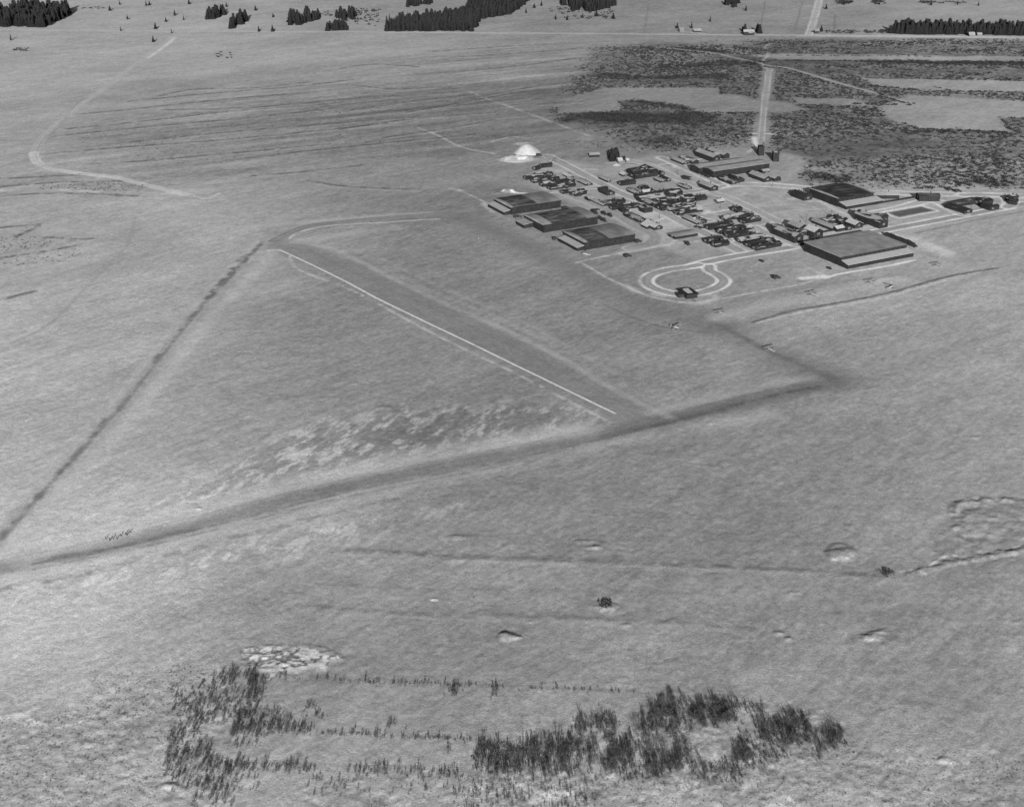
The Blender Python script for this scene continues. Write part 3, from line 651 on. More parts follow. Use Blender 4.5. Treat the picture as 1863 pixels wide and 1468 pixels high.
UNIT = {}
def gable_house(label, p1, p2, W=8.0, eave=3.2, rise=2.0, roof='patchy', wall='wall', cat='hut', name='wooden_hut', group=None, free=False,
                chim=1, windows=0, door=True, wings=None, pale_gable=True, seed=None):
    if name == 'wooden_hut': eave *= 0.76; W *= 0.86; rise *= 0.8
    if name == 'hall': eave *= 0.88
    z = eave + rise
    a = at(p1[0], p1[1], z); b = at(p2[0], p2[1], z)
    ang = math.atan2(b[1] - a[1], b[0] - a[0]); L = float(np.hypot(*(b - a)))
    if not free: ang = snap(ang)
    c = (a + b) / 2
    t = thing(name, label, cat, (c[0], c[1], 0), ang, group)
    rs = random.Random(hash(label) & 0xffff)
    def body(L, W, cx=0, cy=0, ang2=0, eave=eave, rise=rise, chim=chim, rname=roof):
        wl = MB(); h = W / 2
        wl.prism_x([(-h, -0.7), (h, -0.7), (h, eave), (0, z - 0.25 if eave + rise == z else eave + rise - .25), (-h, eave)], -L / 2, L / 2)
        ow = wl.build('wall', M[wall], t)
        rf = MB(); ov = 0.45; th = 0.22; sl = rise / h; zt = eave + rise
        for s in (-1, 1):
            y0, z0 = s * (h + ov), zt - sl * (h + ov)
            poly = [(0, zt), (y0, z0), (y0, z0 + th), (0, zt + th)]
            if s > 0: poly = poly[::-1]
            rf.prism_x(poly, -L / 2 - 0.5, L / 2 + 0.5)
        orf = rf.build('roof', M[rname], t)
        for o in (ow, orf): o.location = (cx, cy, 0); o.rotation_euler = (0, 0, ang2)
        for k in range(chim):
            ch = MB().box(-0.5, 0.5, -0.5, 0.5, zt - 0.8, zt + 1.3).build('chimney', M['brick'], orf)
            ch.location = ((-0.25 + 0.5 * k / max(1, chim - 1) if chim > 1 else 0.12) * L, 0.5, 0)
        return ow, orf
    ow, orf = body(L, W)
    if pale_gable:                                   # white-framed gable window at the end that faces us
        ends = [(-L / 2 - 0.06, -1)] if abs(((ang - UA + pi) % (2 * pi)) - pi) < 0.5 else [(L / 2 + 0.06, 1)]
        for ex, sg in ends:
            gw = MB().box(-0.08, 0.08, -1.0, 1.0, eave * 0.45, eave * 0.45 + 1.5).build('gable_window', M['trim'], t); gw.location = (ex, 0, 0)
            MB().box(-0.05, 0.05, -0.75, 0.75, eave * 0.45 + 0.2, eave * 0.45 + 1.3).build('pane', M['glass'], gw).location = (0.05 * sg, 0, 0)
            if door:
                d = MB().box(-0.06, 0.06, -0.55, 0.55, -0.1, 2.1).build('door', M['wall_mid'], t); d.location = (ex, W * 0.3, 0)
    if windows:
        side = -1
        rows = [1.2] if eave < 5 else [1.2, 4.0]
        nwin = min(windows, 14)
        if ('w', ) not in UNIT:
            o = MB().box(-0.5, 0.5, -0.05, 0.05, 0, 1.3).build('window', M['wall_mid'], t); p = MB().box(-0.38, 0.38, -0.04, 0.04, 0.12, 1.18).build('pane', M['glass'], o)
            UNIT[('w', )] = (o.data, p.data); bpy.data.objects.remove(p); bpy.data.objects.remove(o)
        for zr in rows:
            for k in range(nwin):
                o = bpy.data.objects.new('window', UNIT[('w', )][0]); COL.objects.link(o); o.parent = t
                o.location = (-L / 2 + L * (k + 0.5) / nwin, side * (W / 2 + 0.04), zr)
                p = bpy.data.objects.new('pane', UNIT[('w', )][1]); COL.objects.link(p); p.parent = o; p.location = (0, -0.03, 0)
    for wg in (wings or []):                          # further wings: (px ridge ends, W, eave, rise, roof)
        q1, q2, Wg, eg, rg, rr = wg
        a2 = at(*q1, eg + rg); b2 = at(*q2, eg + rg); an2 = snap(math.atan2(b2[1] - a2[1], b2[0] - a2[0])); L2 = float(np.hypot(*(b2 - a2)))
        cc = (a2 + b2) / 2 - c
        lx = cc[0] * cos(-ang) - cc[1] * sin(-ang); ly = cc[0] * sin(-ang) + cc[1] * cos(-ang)
        body(L2, Wg, lx, ly, an2 - ang, eg, rg, 0, rr)
    return t

def hut(label, x1, y1, x2, y2, **k): return gable_house(label, (x1, y1), (x2, y2), **k)

def hangar(label, front, right, depth, H, name='hangar', roof_zones=(('snow_thin', 0, 1),), lean=None, lean_side='front', leanH=3.2, leanD=7.0, win=10, doors=True, leanroof='snow_white', parapet=True, edge='snow_thin', rise=1.0):
    """front: base of the near corner, right: base of the right-hand near corner, both in photo pixels; local x runs along the near long side, y into depth"""
    a = at(*front); b = at(*right); ang = snap(math.atan2(b[1] - a[1], b[0] - a[0])); L = float(np.hypot(*(b - a)))
    c = (a + b) / 2
    t = thing(name, label, 'hangar', (c[0], c[1], 0), ang)
    D = depth; h = L / 2
    MB().box(-h, h, 0, D, -0.8, H).build('wall', M['wall'], t)
    # roof: shallow arch across the depth, in zones along its length
    NS = 10; prof = []
    for k in range(NS + 1):
        y = -0.5 + (D + 1.0) * k / NS; s = 2 * k / NS - 1
        prof.append((y, H + 0.05 + rise * (1 - s * s)))
    for mname, f0, f1 in roof_zones:
        x0 = -h - 0.5 + (L + 1) * f0; x1 = -h - 0.5 + (L + 1) * f1
        poly = [(y, z) for y, z in prof] + [(y, z - 0.35) for y, z in reversed(prof)]
        mb = MB(); n = len(prof)
        mb.add([(x0, y, z + 0.02) for y, z in prof] + [(x1, y, z + 0.02) for y, z in prof], [(i, n + i, n + i + 1, i + 1) for i in range(n - 1)])
        mb.add([(x0, y, H - 0.3) for y, z in prof] + [(x1, y, H - 0.3) for y, z in prof], [(i, i + 1, n + i + 1, n + i) for i in range(n - 1)])
        for xx, fl in ((x0, 1), (x1, -1)):
            q = [(xx, y, z + 0.02) for y, z in prof] + [(xx, y, H - 0.3) for y, z in prof]
            mb.add(q, [((i, i + 1, n + i + 1, n + i) if fl > 0 else (i, n + i, n + i + 1, i + 1)) for i in range(n - 1)])
        mb.build('roof', M[mname], t)
        mbf = MB().box(x0, x1, -0.62, -0.5, H - 0.5, H + 0.12).build('fascia', M['wall'], t)
    if lean:
        if lean_side == 'front':
            x0, x1 = -h + lean[0] * L, -h + lean[1] * L
            MB().prism_x([(-0.02, -0.8), (-0.02, leanH + 1.6), (-leanD, leanH), (-leanD, -0.8)], x0, x1).build('lean_to', M['wall'], t)
            MB().prism_x([(-0.66, leanH + 1.62), (-0.66, leanH + 1.84), (-leanD - 0.5, leanH + 0.2), (-leanD - 0.5, leanH - 0.02)], x0 - 0.3, x1 + 0.3).build('lean_to_roof', M[leanroof], t)
        else:
            y0, y1 = lean[0] * D, lean[1] * D
            MB().prism([(-h + 0.02, -0.8), (-h - leanD, -0.8), (-h - leanD, leanH), (-h + 0.02, leanH + 1.0)], y0, y1).build('lean_to', M['wall'], t)
            MB().prism([(-h + 0.3 - 0.6, leanH + 1.0), (-h - leanD - 0.4, leanH - 0.02), (-h - leanD - 0.4, leanH + 0.2), (-h + 0.3 - 0.6, leanH + 1.22)], y0 - 0.3, y1 + 0.3).build('lean_to_roof', M[leanroof], t)
    if win:
        zc = (leanH + 2.1) if (lean and lean_side == 'front') else H * 0.45
        o0 = None
        for k in range(win):
            x = -h + L * (k + 0.5) / win
            if o0 is None:
                o = MB().box(-1.4, 1.4, -0.06, 0.06, 0, 1.3).build('window', M['wall'], t); o0 = o
                p = MB().box(-1.25, 1.25, -0.05, 0.05, 0.12, 1.18).build('pane', M['glass'], o); p0 = p; p.location = (0, -0.04, 0)
            else:
                o = o0.copy(); COL.objects.link(o); o.parent = t; p = p0.copy(); COL.objects.link(p); p.parent = o
            o.location = (x, -0.05, zc)
    if doors:
        for k in range(4):
            y0 = D * (0.12 + 0.19 * k)
            dd = MB().box(-0.08, 0.08, 0.1, D * 0.19 - 0.1, 0, H * 0.78).build('hangar_door', M['wall_mid'], t); dd.location = (h + 0.08, y0, 0)
    return t

hangar('largest hangar, broad flat roof evenly snow covered, long white lean-to along its near side', (1529,484.5), (1648,461.5), 45, 7.5, roof_zones=(('snow_thin',0,1),), lean=(0.0,1.0), leanH=3.4, leanD=8.5, win=14, rise=0.25)
hangar('square dark-roofed hangar with a bright white lean-to, alone beside the parade ground', (1525,377), (1587,365.5), 40, 8.0, roof_zones=(('snow_thin',0,0.03),('melt',0.03,0.93),('snow_thin',0.93,1)), lean=(0.02,1.06), leanH=3.0, leanD=10, win=8, rise=0.8)
hangar('farthest of the three matching hangars, left half of its roof melted dark', (933,392), (1018,376.5), 34, 6.6, roof_zones=(('snow_thin',0,0.05),('melt2',0.05,0.52),('snow_grey',0.52,1)), lean=(0.05,0.96), lean_side='left', leanH=3.0, leanD=7, win=10, rise=1.2)
hangar('middle of the three matching hangars, its roof mottled dark grey all over', (991,424.5), (1085,407), 34, 6.8, roof_zones=(('snow_thin',0,0.16),('melt2',0.16,0.8),('snow_grey',0.8,1)), lean=(0.55,0.98), lean_side='left', leanH=3.2, leanD=9, win=10, leanroof='snow_thin', rise=1.2)
hangar('nearest of the three matching hangars, bright lean-to on its field side', (1064,455.5), (1155,440.5), 34, 6.8, roof_zones=(('snow_thin',0,0.06),('melt2',0.06,0.48),('snow_grey',0.48,1)), lean=(0.02,0.95), lean_side='left', leanH=3.0, leanD=7, win=10, rise=1.2)

G1 = 'huts in the rows below the upper street'; G2 = 'two-storey barrack blocks'
# cluster beside the snow pile
hut('small dark shed, left of the long low shed behind the hut rows', 972,303,981,300.5, W=5, eave=2.4, rise=1.2, roof='bare', cat='shed', name='shed', chim=0)
hut('long low dark shed below the white snow pile', 983,298,1003,296, W=6, eave=2.6, rise=1.2, roof='bare', cat='shed', name='shed', chim=0)
hut('leftmost hut of the whole camp, first of the row behind the far hangar', 955,319.5,985,315, W=8, eave=2.8, rise=2.2, roof='patchy', group=G1)
hut('long patchy-roofed hut, second from the left end in the far hut row', 969,325.5,1004,319.5, W=8.5, eave=2.8, rise=2.2, roof='fleck', group=G1)
hut('short dark hut with one white roof patch, behind the second far hut', 989,314.5,1003,312.5, W=9, eave=3, rise=2, roof='fleck', group=G1)
hut('short hut at the right end of the first far hut row', 1005,321.5,1015,320, W=8, eave=3, rise=2, roof='patchy', group=G1)
hut('long hut with a white left roof end, third in the far hut row', 984.5,331.5,1031,324.5, W=8.5, eave=3, rise=2.2, roof='patchy', group=G1)
hut('dark hut with one bright round snow patch, nearest in the far hut row', 998,337.5,1044,331, W=8.5, eave=3, rise=2.2, roof='fleck', group=G1)
hut('small dark hut with white gable, left of the hipped dark block near the far hangar', 1021,345.5,1041,343, W=7, eave=2.8, rise=1.8, roof='patchy', group=G1)
hut('broad dark block with a rounded grey end above the far hangar', 1043,348.5,1061,343, W=11, eave=3.4, rise=2.0, roof='fleck', group=G1, wings=[((1042,343),(1052,349),7,3,1.5,'snow_thin')])
hut('small snow-roofed hut left of the upper street bend', 1029,313.5,1038,319, W=6.5, eave=2.4, rise=1.4, roof='snow', cat='hut')
hut('pair-roofed low hut between the far huts and the upper street', 1036,320,1047,326.5, W=6, eave=2.4, rise=1.4, roof='mostly')
hut('long pale-roofed hut lying alongside the upper street', 1052.5,322.5,1071,332, W=9, eave=2.6, rise=1.4, roof='snow_thin')
hut('narrow thin dark-walled shed across the upper street, alone in the snow', 1093,319,1108,325.5, W=5, eave=2.2, rise=1.0, roof='snow_thin', cat='shed', name='shed', chim=0)
hut('grey-roofed store with a dark rear shed at the street corner', 1096,342,1112,349, W=10, eave=3.0, rise=1.2, roof='melt', wings=[((1092,341),(1103,338.5),5,3,1,'bare')])
hut('long low wall-like hut leading down to the middle hangar street', 1074,358.5,1100,370, W=5, eave=2.2, rise=1.2, roof='snow_thin', wings=[((1068,357.5),(1077,356),8,2.6,1.2,'snow_thin')])
hut('dark hut with a bright white strip on its left roof half, beside the hangar street', 1094,365.5,1134,360, W=10, eave=3, rise=2.2, roof='fleck', group=G1)
hut('dark hut with two round white gable windows at the hangar street', 1112,373.5,1132,370, W=8, eave=3, rise=2.2, roof='fleck', group=G1)
hut('hut with white far eaves, joined to a low annex beside the hangar street', 1135,372.5,1164,368, W=8, eave=2.8, rise=2, roof='patchy', group=G1, wings=[((1129,378),(1141,376.5),7,2.4,1.4,'fleck')])
hut('dark square house with a snowy hipped roof and black chimney at the street crossing', 1171,371.5,1180,376, W=9, eave=4.2, rise=1.4, roof='mostly', cat='house', name='house', pale_gable=False)
hut('long low snow-roofed workshop lined with dark windows beside the hangar street', 1141,385.5,1170,397.5, W=10, eave=2.6, rise=1.6, roof='mostly', windows=10, chim=2)
hut('long gabled workshop with a dark gable end, nearest on the hangar street', 1174.5,400,1202,408, W=10, eave=3.6, rise=2.4, roof='snow', windows=10, chim=2, wings=[((1172,404),(1180,409.5),5,2.4,1.2,'snow')])
# farm and big halls behind
hut('white farmhouse with bright walls under the great dark trees', 1124,287.5,1131,287, W=6, eave=3.4, rise=2, roof='snow_white', wall='wall_pale', cat='house', name='farmhouse', free=True)
hut('tiny white outhouse just right of the farmhouse trees', 1139,288.5,1143,288.2, W=4, eave=2.4, rise=1.4, roof='snow_white', wall='wall_pale', cat='shed', name='shed', chim=0, free=True)
hut('small bright-roofed hut left of the big dark recreation hall', 1131,311.5,1139,314.5, W=7, eave=2.8, rise=1.8, roof='snow', wall='wall_mid')
hut('big dark hall with a long curved white roof strip, below the farmhouse', 1149,311.5,1191,306, W=13, eave=4.2, rise=2.6, roof='fleck', cat='hall', name='hall', wings=[((1146,307),(1178,301),8,3.6,2,'patchy'),((1172,299),(1192,306),8,3.6,2,'bare')])
hut('all-dark hut with one pale gable, alone left of the recreation hall', 1127.5,329.5,1153,325.5, W=9, eave=3, rise=2, roof='bare')
hut('small snow-roofed hut right of the recreation hall', 1195,321.5,1206,326.5, W=7, eave=2.4, rise=1.2, roof='snow_thin')
hut('small dark shed between two snowy huts right of the recreation hall', 1204,319,1218,323.5, W=5, eave=2.4, rise=1.2, roof='bare', cat='shed', name='shed', chim=0)
hut('black shed by the upper crossroads', 1200,310,1206,312, W=5, eave=2.6, rise=1.2, roof='bare', cat='shed', name='shed', chim=0)
hut('low hut with snowy roof outlined dark, left of the jumbled sheds', 1147.5,341,1159,347.5, W=8, eave=2.6, rise=1.6, roof='mostly')
hut('small dark hut with chimneys, topmost of the jumbled sheds', 1165,339.5,1176,336.5, W=7, eave=2.6, rise=1.6, roof='fleck', chim=2)
hut('dark zigzag-roofed shed in the middle of the jumbled sheds', 1161,345.5,1176,344, W=6, eave=2.4, rise=1.6, roof='patchy')
hut('gabled dark hut at the right end of the jumbled sheds', 1180,342,1189,344.5, W=7, eave=2.8, rise=2.2, roof='fleck', wings=[((1168,346),(1184,344),5,2.4,1.2,'snow')])
hut('longest dark mess hall with a pale roof strip and a black right half', 1161,352,1236,341.5, W=13, eave=3.6, rise=3.0, roof='fleck', cat='hall', name='hall', wings=[((1162,357),(1206,351.5),9,3,2,'mostly')])
hut('outermost wing of the dark block group, nearest the street', 1199,371,1259,360.5, W=12, eave=3.4, rise=2.6, roof='fleck', cat='hall', name='hall')
hut('rear wing of the dark block group with white roof patches', 1195,362,1258,352.5, W=11, eave=3.4, rise=2.6, roof='patchy', cat='hall', name='hall')
hut('low snow-roofed cross wing at the left end of the dark block group', 1180.5,362.5,1195,371, W=9, eave=2.8, rise=1.4, roof='mostly')
hut('plain dark gabled hut standing free at the right of the dark block group', 1263,357,1281,353.5, W=11, eave=3, rise=2.2, roof='bare')
hut('tiny hut with a white roof and dark left end, by a lone pole', 1303,362.5,1316,361.5, W=6, eave=2.6, rise=1.6, roof='snow_white')
hut('rear hut of the pair below the dark block group, rounded white right end', 1212,375.5,1261,369.5, W=8.5, eave=2.8, rise=2.2, roof='patchy', group=G1)
hut('front hut of the pair below the dark block group, long white roof streaks', 1228,382.5,1276,376.5, W=8.5, eave=2.8, rise=2.2, roof='patchy', group=G1)
hut('snow-roofed hut lying along the street below the patchy pair', 1247,390,1275,401.5, W=9, eave=2.6, rise=1.8, roof='snow_thin', chim=2, wings=[((1262,391),(1281,397.5),8,2.8,1.8,'patchy'),((1262,397),(1276,394),6,2.4,1.4,'snow')])
hut('long low flat-roofed shed, grey snow on top, between two streets', 1223,427,1263,419.5, W=10, eave=2.6, rise=0.5, roof='snow_thin', cat='shed', name='shed', chim=0)
hut('farther of the two short dark huts above the loop road', 1283,433,1312,428.5, W=8.5, eave=3, rise=2, roof='fleck', group=G1)
hut('nearer of the two short dark huts above the loop road', 1297.5,440,1323,436, W=8.5, eave=3, rise=2, roof='fleck', group=G1)
# rows between the parade ground and the street
hut('two small dark garages with a white spot, at the top of the right-hand hut rows', 1333,376,1346,374.5, W=9, eave=2.8, rise=1.4, roof='fleck', cat='garage', name='garage')
hut('hut with the brightest white front roof, topmost of the right-hand hut rows', 1314,392,1368,384, W=9, eave=3, rise=2.2, roof='mostly', group=G1)
hut('short dark hut with a curled white roof patch, right of the topmost row', 1349,398,1380,392.5, W=8.5, eave=3, rise=2.2, roof='fleck', group=G1)
hut('dark hut with a white stripe at its left end, second row of the right-hand huts', 1286,408.5,1331,401.5, W=8.5, eave=3, rise=2.2, roof='fleck', group=G1)
hut('dark hut at the back of the middle pair of right-hand huts', 1306,415.5,1354,408.5, W=8.5, eave=3, rise=2.2, roof='fleck', group=G1)
hut('dark hut at the front of the middle pair of right-hand huts', 1321,422.5,1371,415, W=9, eave=3, rise=2.2, roof='fleck', group=G1)
hut('rear hut of the lowest three right-hand huts, snow over its left half', 1342,431.5,1391,425, W=9, eave=3, rise=2.2, roof='mostly', group=G1)
hut('middle hut of the lowest three right-hand huts', 1357.5,439.5,1407,432, W=9, eave=3, rise=2.2, roof='fleck', group=G1)
hut('front hut of the lowest three right-hand huts, next to the main road', 1370.5,445.5,1418,438, W=9, eave=3, rise=2.2, roof='fleck', group=G1)
# upper right blocks
hut('tall barrack block behind the great supply hall, with a stepped rear wing', 1272.5,270,1304,281.5, W=9, eave=5.6, rise=2.2, roof='snow_thin', cat='barracks', name='barrack_block', group=G2, windows=8, wings=[((1293,267.5),(1323,277.5),8,4.6,2,'snow_thin'),((1299,279),(1312,276),5,4,1.2,'snow_thin')])
hut('low double hut across the street from the great supply hall', 1225,285,1249,293, W=8, eave=3, rise=1.8, roof='snow_thin', wings=[((1242,281.5),(1267,290),8,2.8,1.8,'mostly'),((1244,290),(1256,288),5,2.6,1.2,'patchy')])
hut('great dark supply hall with grey roof, biggest building behind the camp', 1292,307,1388,290.5, W=17, eave=7.6, rise=1.2, roof='snow_thin', cat='hall', name='hall', chim=0, pale_gable=False, wings=[((1266,301),(1350,287),15,6.4,1.2,'snow_thin')])
hut('small dark double hut below the great supply hall', 1312,320,1335,329, W=7.5, eave=3.2, rise=1.6, roof='mostly', chim=2, wings=[((1331,317),(1351,323),7,3,1.6,'patchy'),((1331,326.5),(1344,323.5),5,3,1.2,'bare')])
hut('snow-roofed barrack hut at the corner of the back streets', 1278,328,1301,336, W=9, eave=4, rise=2, roof='snow_thin', cat='barracks', name='barrack_block', group=G2, windows=6)
hut('low pale-roofed hut with a rounded dark rim left of the street corner', 1237,333,1255,339.5, W=7, eave=2.4, rise=1.2, roof='mostly')
hut('double barrack hut at the right end of the great supply hall', 1370,310,1397,320, W=9, eave=4, rise=2.2, roof='snow_thin', cat='barracks', name='barrack_block', group=G2, windows=8, wings=[((1394,313),(1417,319.5),8,3.6,2,'snow_thin'),((1386,308.5),(1398,307),5,3,1.2,'snow_thin'),((1394,318),(1404,316),5,3,1.2,'snow_thin')])
hut('T-shaped little shed standing alone beside the back street', 1243,319,1256,321.5, W=4, eave=2.2, rise=1.0, roof='bare', cat='shed', name='shed', chim=0, free=True)
hut('two-storey barrack block nearest the big hangar, long dark wall to the street', 1409,406,1456.5,423, W=9.5, eave=6, rise=2.6, roof='mostly', cat='barracks', name='barrack_block', group=G2, windows=12, chim=2)
hut('dark-ended barrack block with a flagpole beside it', 1441,400,1464,407.5, W=10, eave=5.6, rise=2.4, roof='snow_thin', cat='barracks', name='barrack_block', group=G2, windows=6)
hut('gabled barrack block with a pale roof, joined by a link to its neighbour', 1472,408.5,1491,415, W=10, eave=5.6, rise=2.6, roof='snow', cat='barracks', name='barrack_block', group=G2, windows=6, wings=[((1449,419),(1470,415),6,4,1.2,'mostly')])
hut('low sprawling hospital-like hut with pale roof and cross wings', 1484,396,1519,411, W=9, eave=3.2, rise=1.8, roof='snow_thin', chim=3, wings=[((1498,399),(1522,393),6,3,1.5,'patchy'),((1519,411.5),(1532,409),6,3,1.4,'snow'),((1524,398),(1540,396),8,3,1.5,'patchy')], windows=8)
hut('small dark house behind the sprawling pale-roofed hut', 1519,390,1526,392.5, W=7, eave=4.4, rise=1.6, roof='bare', cat='house', name='house')
hut('gabled white-roofed house at the right of the sprawling hut', 1546,397,1564,403, W=9, eave=3.6, rise=2.2, roof='snow', cat='house', name='house')
hut('flat dark annex in front of the gabled white-roofed house', 1534,408,1545,412.5, W=8, eave=3, rise=1.0, roof='melt', chim=0)
hut('two-storey barrack block farthest right, before the dark rectangular plot', 1560.5,381.5,1612,397, W=9.5, eave=6, rise=2.6, roof='mostly', cat='barracks', name='barrack_block', group=G2, windows=12, chim=2, wings=[((1592,391),(1611,387.5),8,4.4,1.6,'melt')])
hut('dark many-chimneyed boiler house on the upper road', 1446,345,1472,353.5, W=10, eave=3.6, rise=2.2, roof='bare', cat='boiler house', name='boiler_house', chim=4, wings=[((1456,352),(1476,352),6,3,1.4,'bare')])
hut('pale-roofed long hut parallel to the upper road, right of the dark-roofed hangar', 1588,349.5,1635,349.5, W=9, eave=4.6, rise=2.2, roof='snow_thin', free=True, chim=1)
hut('tall dark-roofed building on the upper road with a slanting left shadow', 1670,351.5,1708,351.5, W=11, eave=5.4, rise=1.6, roof='melt', cat='hall', name='hall', free=True, chim=1, windows=7)
hut('L-shaped grey-roofed motor shed, left wing beside the rectangular plot', 1727,369.5,1762,381.5, W=10, eave=2.8, rise=0.8, roof='melt', cat='garage', name='garage', chim=0, wings=[((1730,368),(1784,359.5),9,2.8,0.8,'melt2')])
hut('dark block at the corner of the motor yard', 1776,362.5,1800,359.5, W=12, eave=3.6, rise=1.2, roof='fleck', cat='garage', name='garage', chim=0)
hut('dark right wing of the motor yard, pointing to the main road', 1789,369,1808,374.5, W=7, eave=3, rise=1.2, roof='bare', cat='garage', name='garage', chim=0, wings=[((1797,374),(1815,371.5),6,2.8,1.2,'bare')])
hut('upper of the two small gate houses at the right edge', 1833,356,1850,353.5, W=6, eave=3, rise=1.8, roof='patchy', cat='house', name='gate_house')
hut('lower of the two small gate houses at the right edge', 1838,361,1852,363, W=7, eave=3, rise=1.8, roof='fleck', cat='house', name='gate_house', free=True)
hut('lone long dark shed in the open snow left of the farmhouse', 1072,278.5,1089.5,277.5, W=6, eave=3, rise=1.2, roof='snow_thin', cat='shed', name='shed', chim=0, free=True)
# farms along the far road
hut('white farmhouse on the far road, left of the dark farmhouse', 1236,50.5,1243,50.3, W=8, eave=4, rise=3, roof='snow_grey', wall='wall_pale', cat='house', name='farmhouse', free=True)
hut('pale barn on the far road beside the left farmhouse', 1262,52.5,1275,52.5, W=9, eave=3, rise=2.4, roof='snow_thin', wall='wall_mid', cat='barn', name='barn', free=True, chim=0)
hut('dark farmhouse with a white roof patch, alone on the far road', 1353,54.5,1372,54.5, W=11, eave=4, rise=4, roof='mostly', cat='house', name='farmhouse', free=True, chim=2)
hut('small farmhouse at the far crossroads', 1482,52.5,1490,52.5, W=8, eave=4, rise=3, roof='snow_grey', wall='wall_mid', cat='house', name='farmhouse', free=True)
hut('bright little house in front of the long far wood', 1763,59,1773,59, W=8, eave=3.4, rise=3, roof='snow_thin', wall='wall_pale', cat='house', name='farmhouse', free=True)
hut('bright shed right of the little house before the long far wood', 1778,60,1786,60, W=6, eave=2.6, rise=2, roof='snow_thin', wall='wall_pale', cat='shed', name='shed', free=True, chim=0)

def tower(label, bl, br, top_y, depth=7.5):
    a = at(*bl); b = at(*br); c = (a + b) / 2; L = float(np.hypot(*(b - a)))
    H = 9.0
    for z in np.arange(4, 16, 0.1):
        if at((bl[0] + br[0]) / 2, top_y, z)[1] <= c[1]: H = z; break
    t = thing('tall_store', label, 'store', (c[0], c[1], 0), 0)
    MB().box(-L / 2, L / 2, 0, depth, -0.6, H).build('wall', M['wall'], t)
    MB().box(-L / 2 - 0.35, L / 2 + 0.35, -0.35, depth + 0.35, H, H + 0.3).build('roof', M['bare'], t)
    MB().box(-0.9, 0.9, -0.07, 0.05, 0, 2.6).build('door', M['wall_mid'], t)
    for k in (-1, 1):
        wv = MB().box(-0.7, 0.7, -0.07, 0.05, H * 0.55, H * 0.55 + 1.4).build('window', M['wall_mid'], t); wv.location = (k * L * 0.28, 0, 0)
    return t, L, H
t1, L1, H1 = tower('tall dark store with a chimney at the foot of the straight road', (1379.5,284), (1390,284), 267.5)
MB().box(L1 / 2 - 1.8, L1 / 2 - 0.4, 1.0, 2.4, H1 + 0.3, H1 + 4.6).build('chimney', M['brick'], t1)
t2, L2, H2 = tower('tall dark box-like store right of the straight road, snow on its roof', (1406,294.5), (1417,294.5), 278.5)
MB().box(-L2 / 2 + 0.8, L2 / 2 - 1.4, 0.8, 6.2, H2 + 0.3, H2 + 0.5).build('roof_snow', M['snow_white'], t2)

# watch office beside the loop
def watch_office():
    a = at(1249, 544); b = at(1269, 541.5); c = (a + b) / 2; L = float(np.hypot(*(b - a))); D = 13
    t = thing('watch_office', 'small dark square watch office with a white snow-filled roof, on the loop road', 'watch office', (c[0], c[1], 0), math.atan2(b[1] - a[1], b[0] - a[0]))
    MB().box(-L / 2, L / 2, 0, D, -0.6, 3.0).build('wall', M['wall'], t)
    r = MB()
    r.box(-L / 2 - 0.8, L / 2 + 0.8, -0.8, 2.0, 3.0, 3.35); r.box(-L / 2 - 0.8, L / 2 + 0.8, D - 2.0, D + 0.8, 3.0, 3.35)
    r.box(-L / 2 - 0.8, -L / 2 + 2.0, 2.0, D - 2.0, 3.0, 3.35); r.box(L / 2 - 2.6, L / 2 + 0.8, 2.0, D - 2.0, 3.0, 3.35)
    r.build('roof', M['bare'], t)
    MB().prism_x([(2.0, 2.9), (2.0, 3.15), (D - 2.0, 4.2), (D - 2.0, 2.9)], -L / 2 + 2.0, L / 2 - 2.6).build('roof_snow', M['snow_white'], t)
    for k in range(4):
        o = MB().box(-0.6, 0.6, -0.05, 0.05, 1.1, 2.6).build('window', M['glass'], t); o.location = (-L / 2 + L * (k + 0.5) / 4, -0.05, 0)
    MB().box(-L / 2 - 4.5, -L / 2 - 0.02, 4, 9, -0.5, 2.6).build('porch', M['wall_mid'], t)
watch_office()

# fences and walls
def fence(label, pl, H=1.6, post=6.0):
    W = wpl(pl, False); c = W.mean(0); t = thing('board_fence', label, 'fence', (c[0], c[1], 0))
    mb = MB(); ps = []
    for i in range(len(W) - 1):
        a, b = W[i] - c, W[i + 1] - c; d = (b - a); L = np.hypot(*d); d = d / L; n = np.array([-d[1], d[0]])
        for z0, z1 in ((0.1, 0.75), (0.85, H)):
            q = [a - n * .06, b - n * .06, b + n * .06, a + n * .06]
            mb.add([(p[0], p[1], z0) for p in q] + [(p[0], p[1], z1) for p in q], [(0,3,2,1),(4,5,6,7),(0,1,5,4),(1,2,6,5),(2,3,7,6),(3,0,4,7)])
        for k in range(int(L / post) + 1): ps.append(a + d * k * post)
    mb.build('boards', M['wall'], t)
    p0 = None
    for p in ps[:60]:
        if p0 is None: p0 = MB().box(-.13, .13, -.13, .13, -0.5, H + 0.25).build('post', M['wall'], t); o = p0
        else: o = p0.copy(); COL.objects.link(o); o.parent = t
        o.location = (p[0], p[1], 0)
fence('long dark board fence in front of the sprawling pale-roofed hut', [(1496,424),(1560,412.5),(1595,406)])
fence('dark board fence below the pale-roofed hut on the upper road', [(1597,371),(1630,366),(1663,360.5)])
fence('dark fence along the far side of the main road by the big hangar', [(1455,447.5),(1520,436),(1572,426.5)], 2.6)

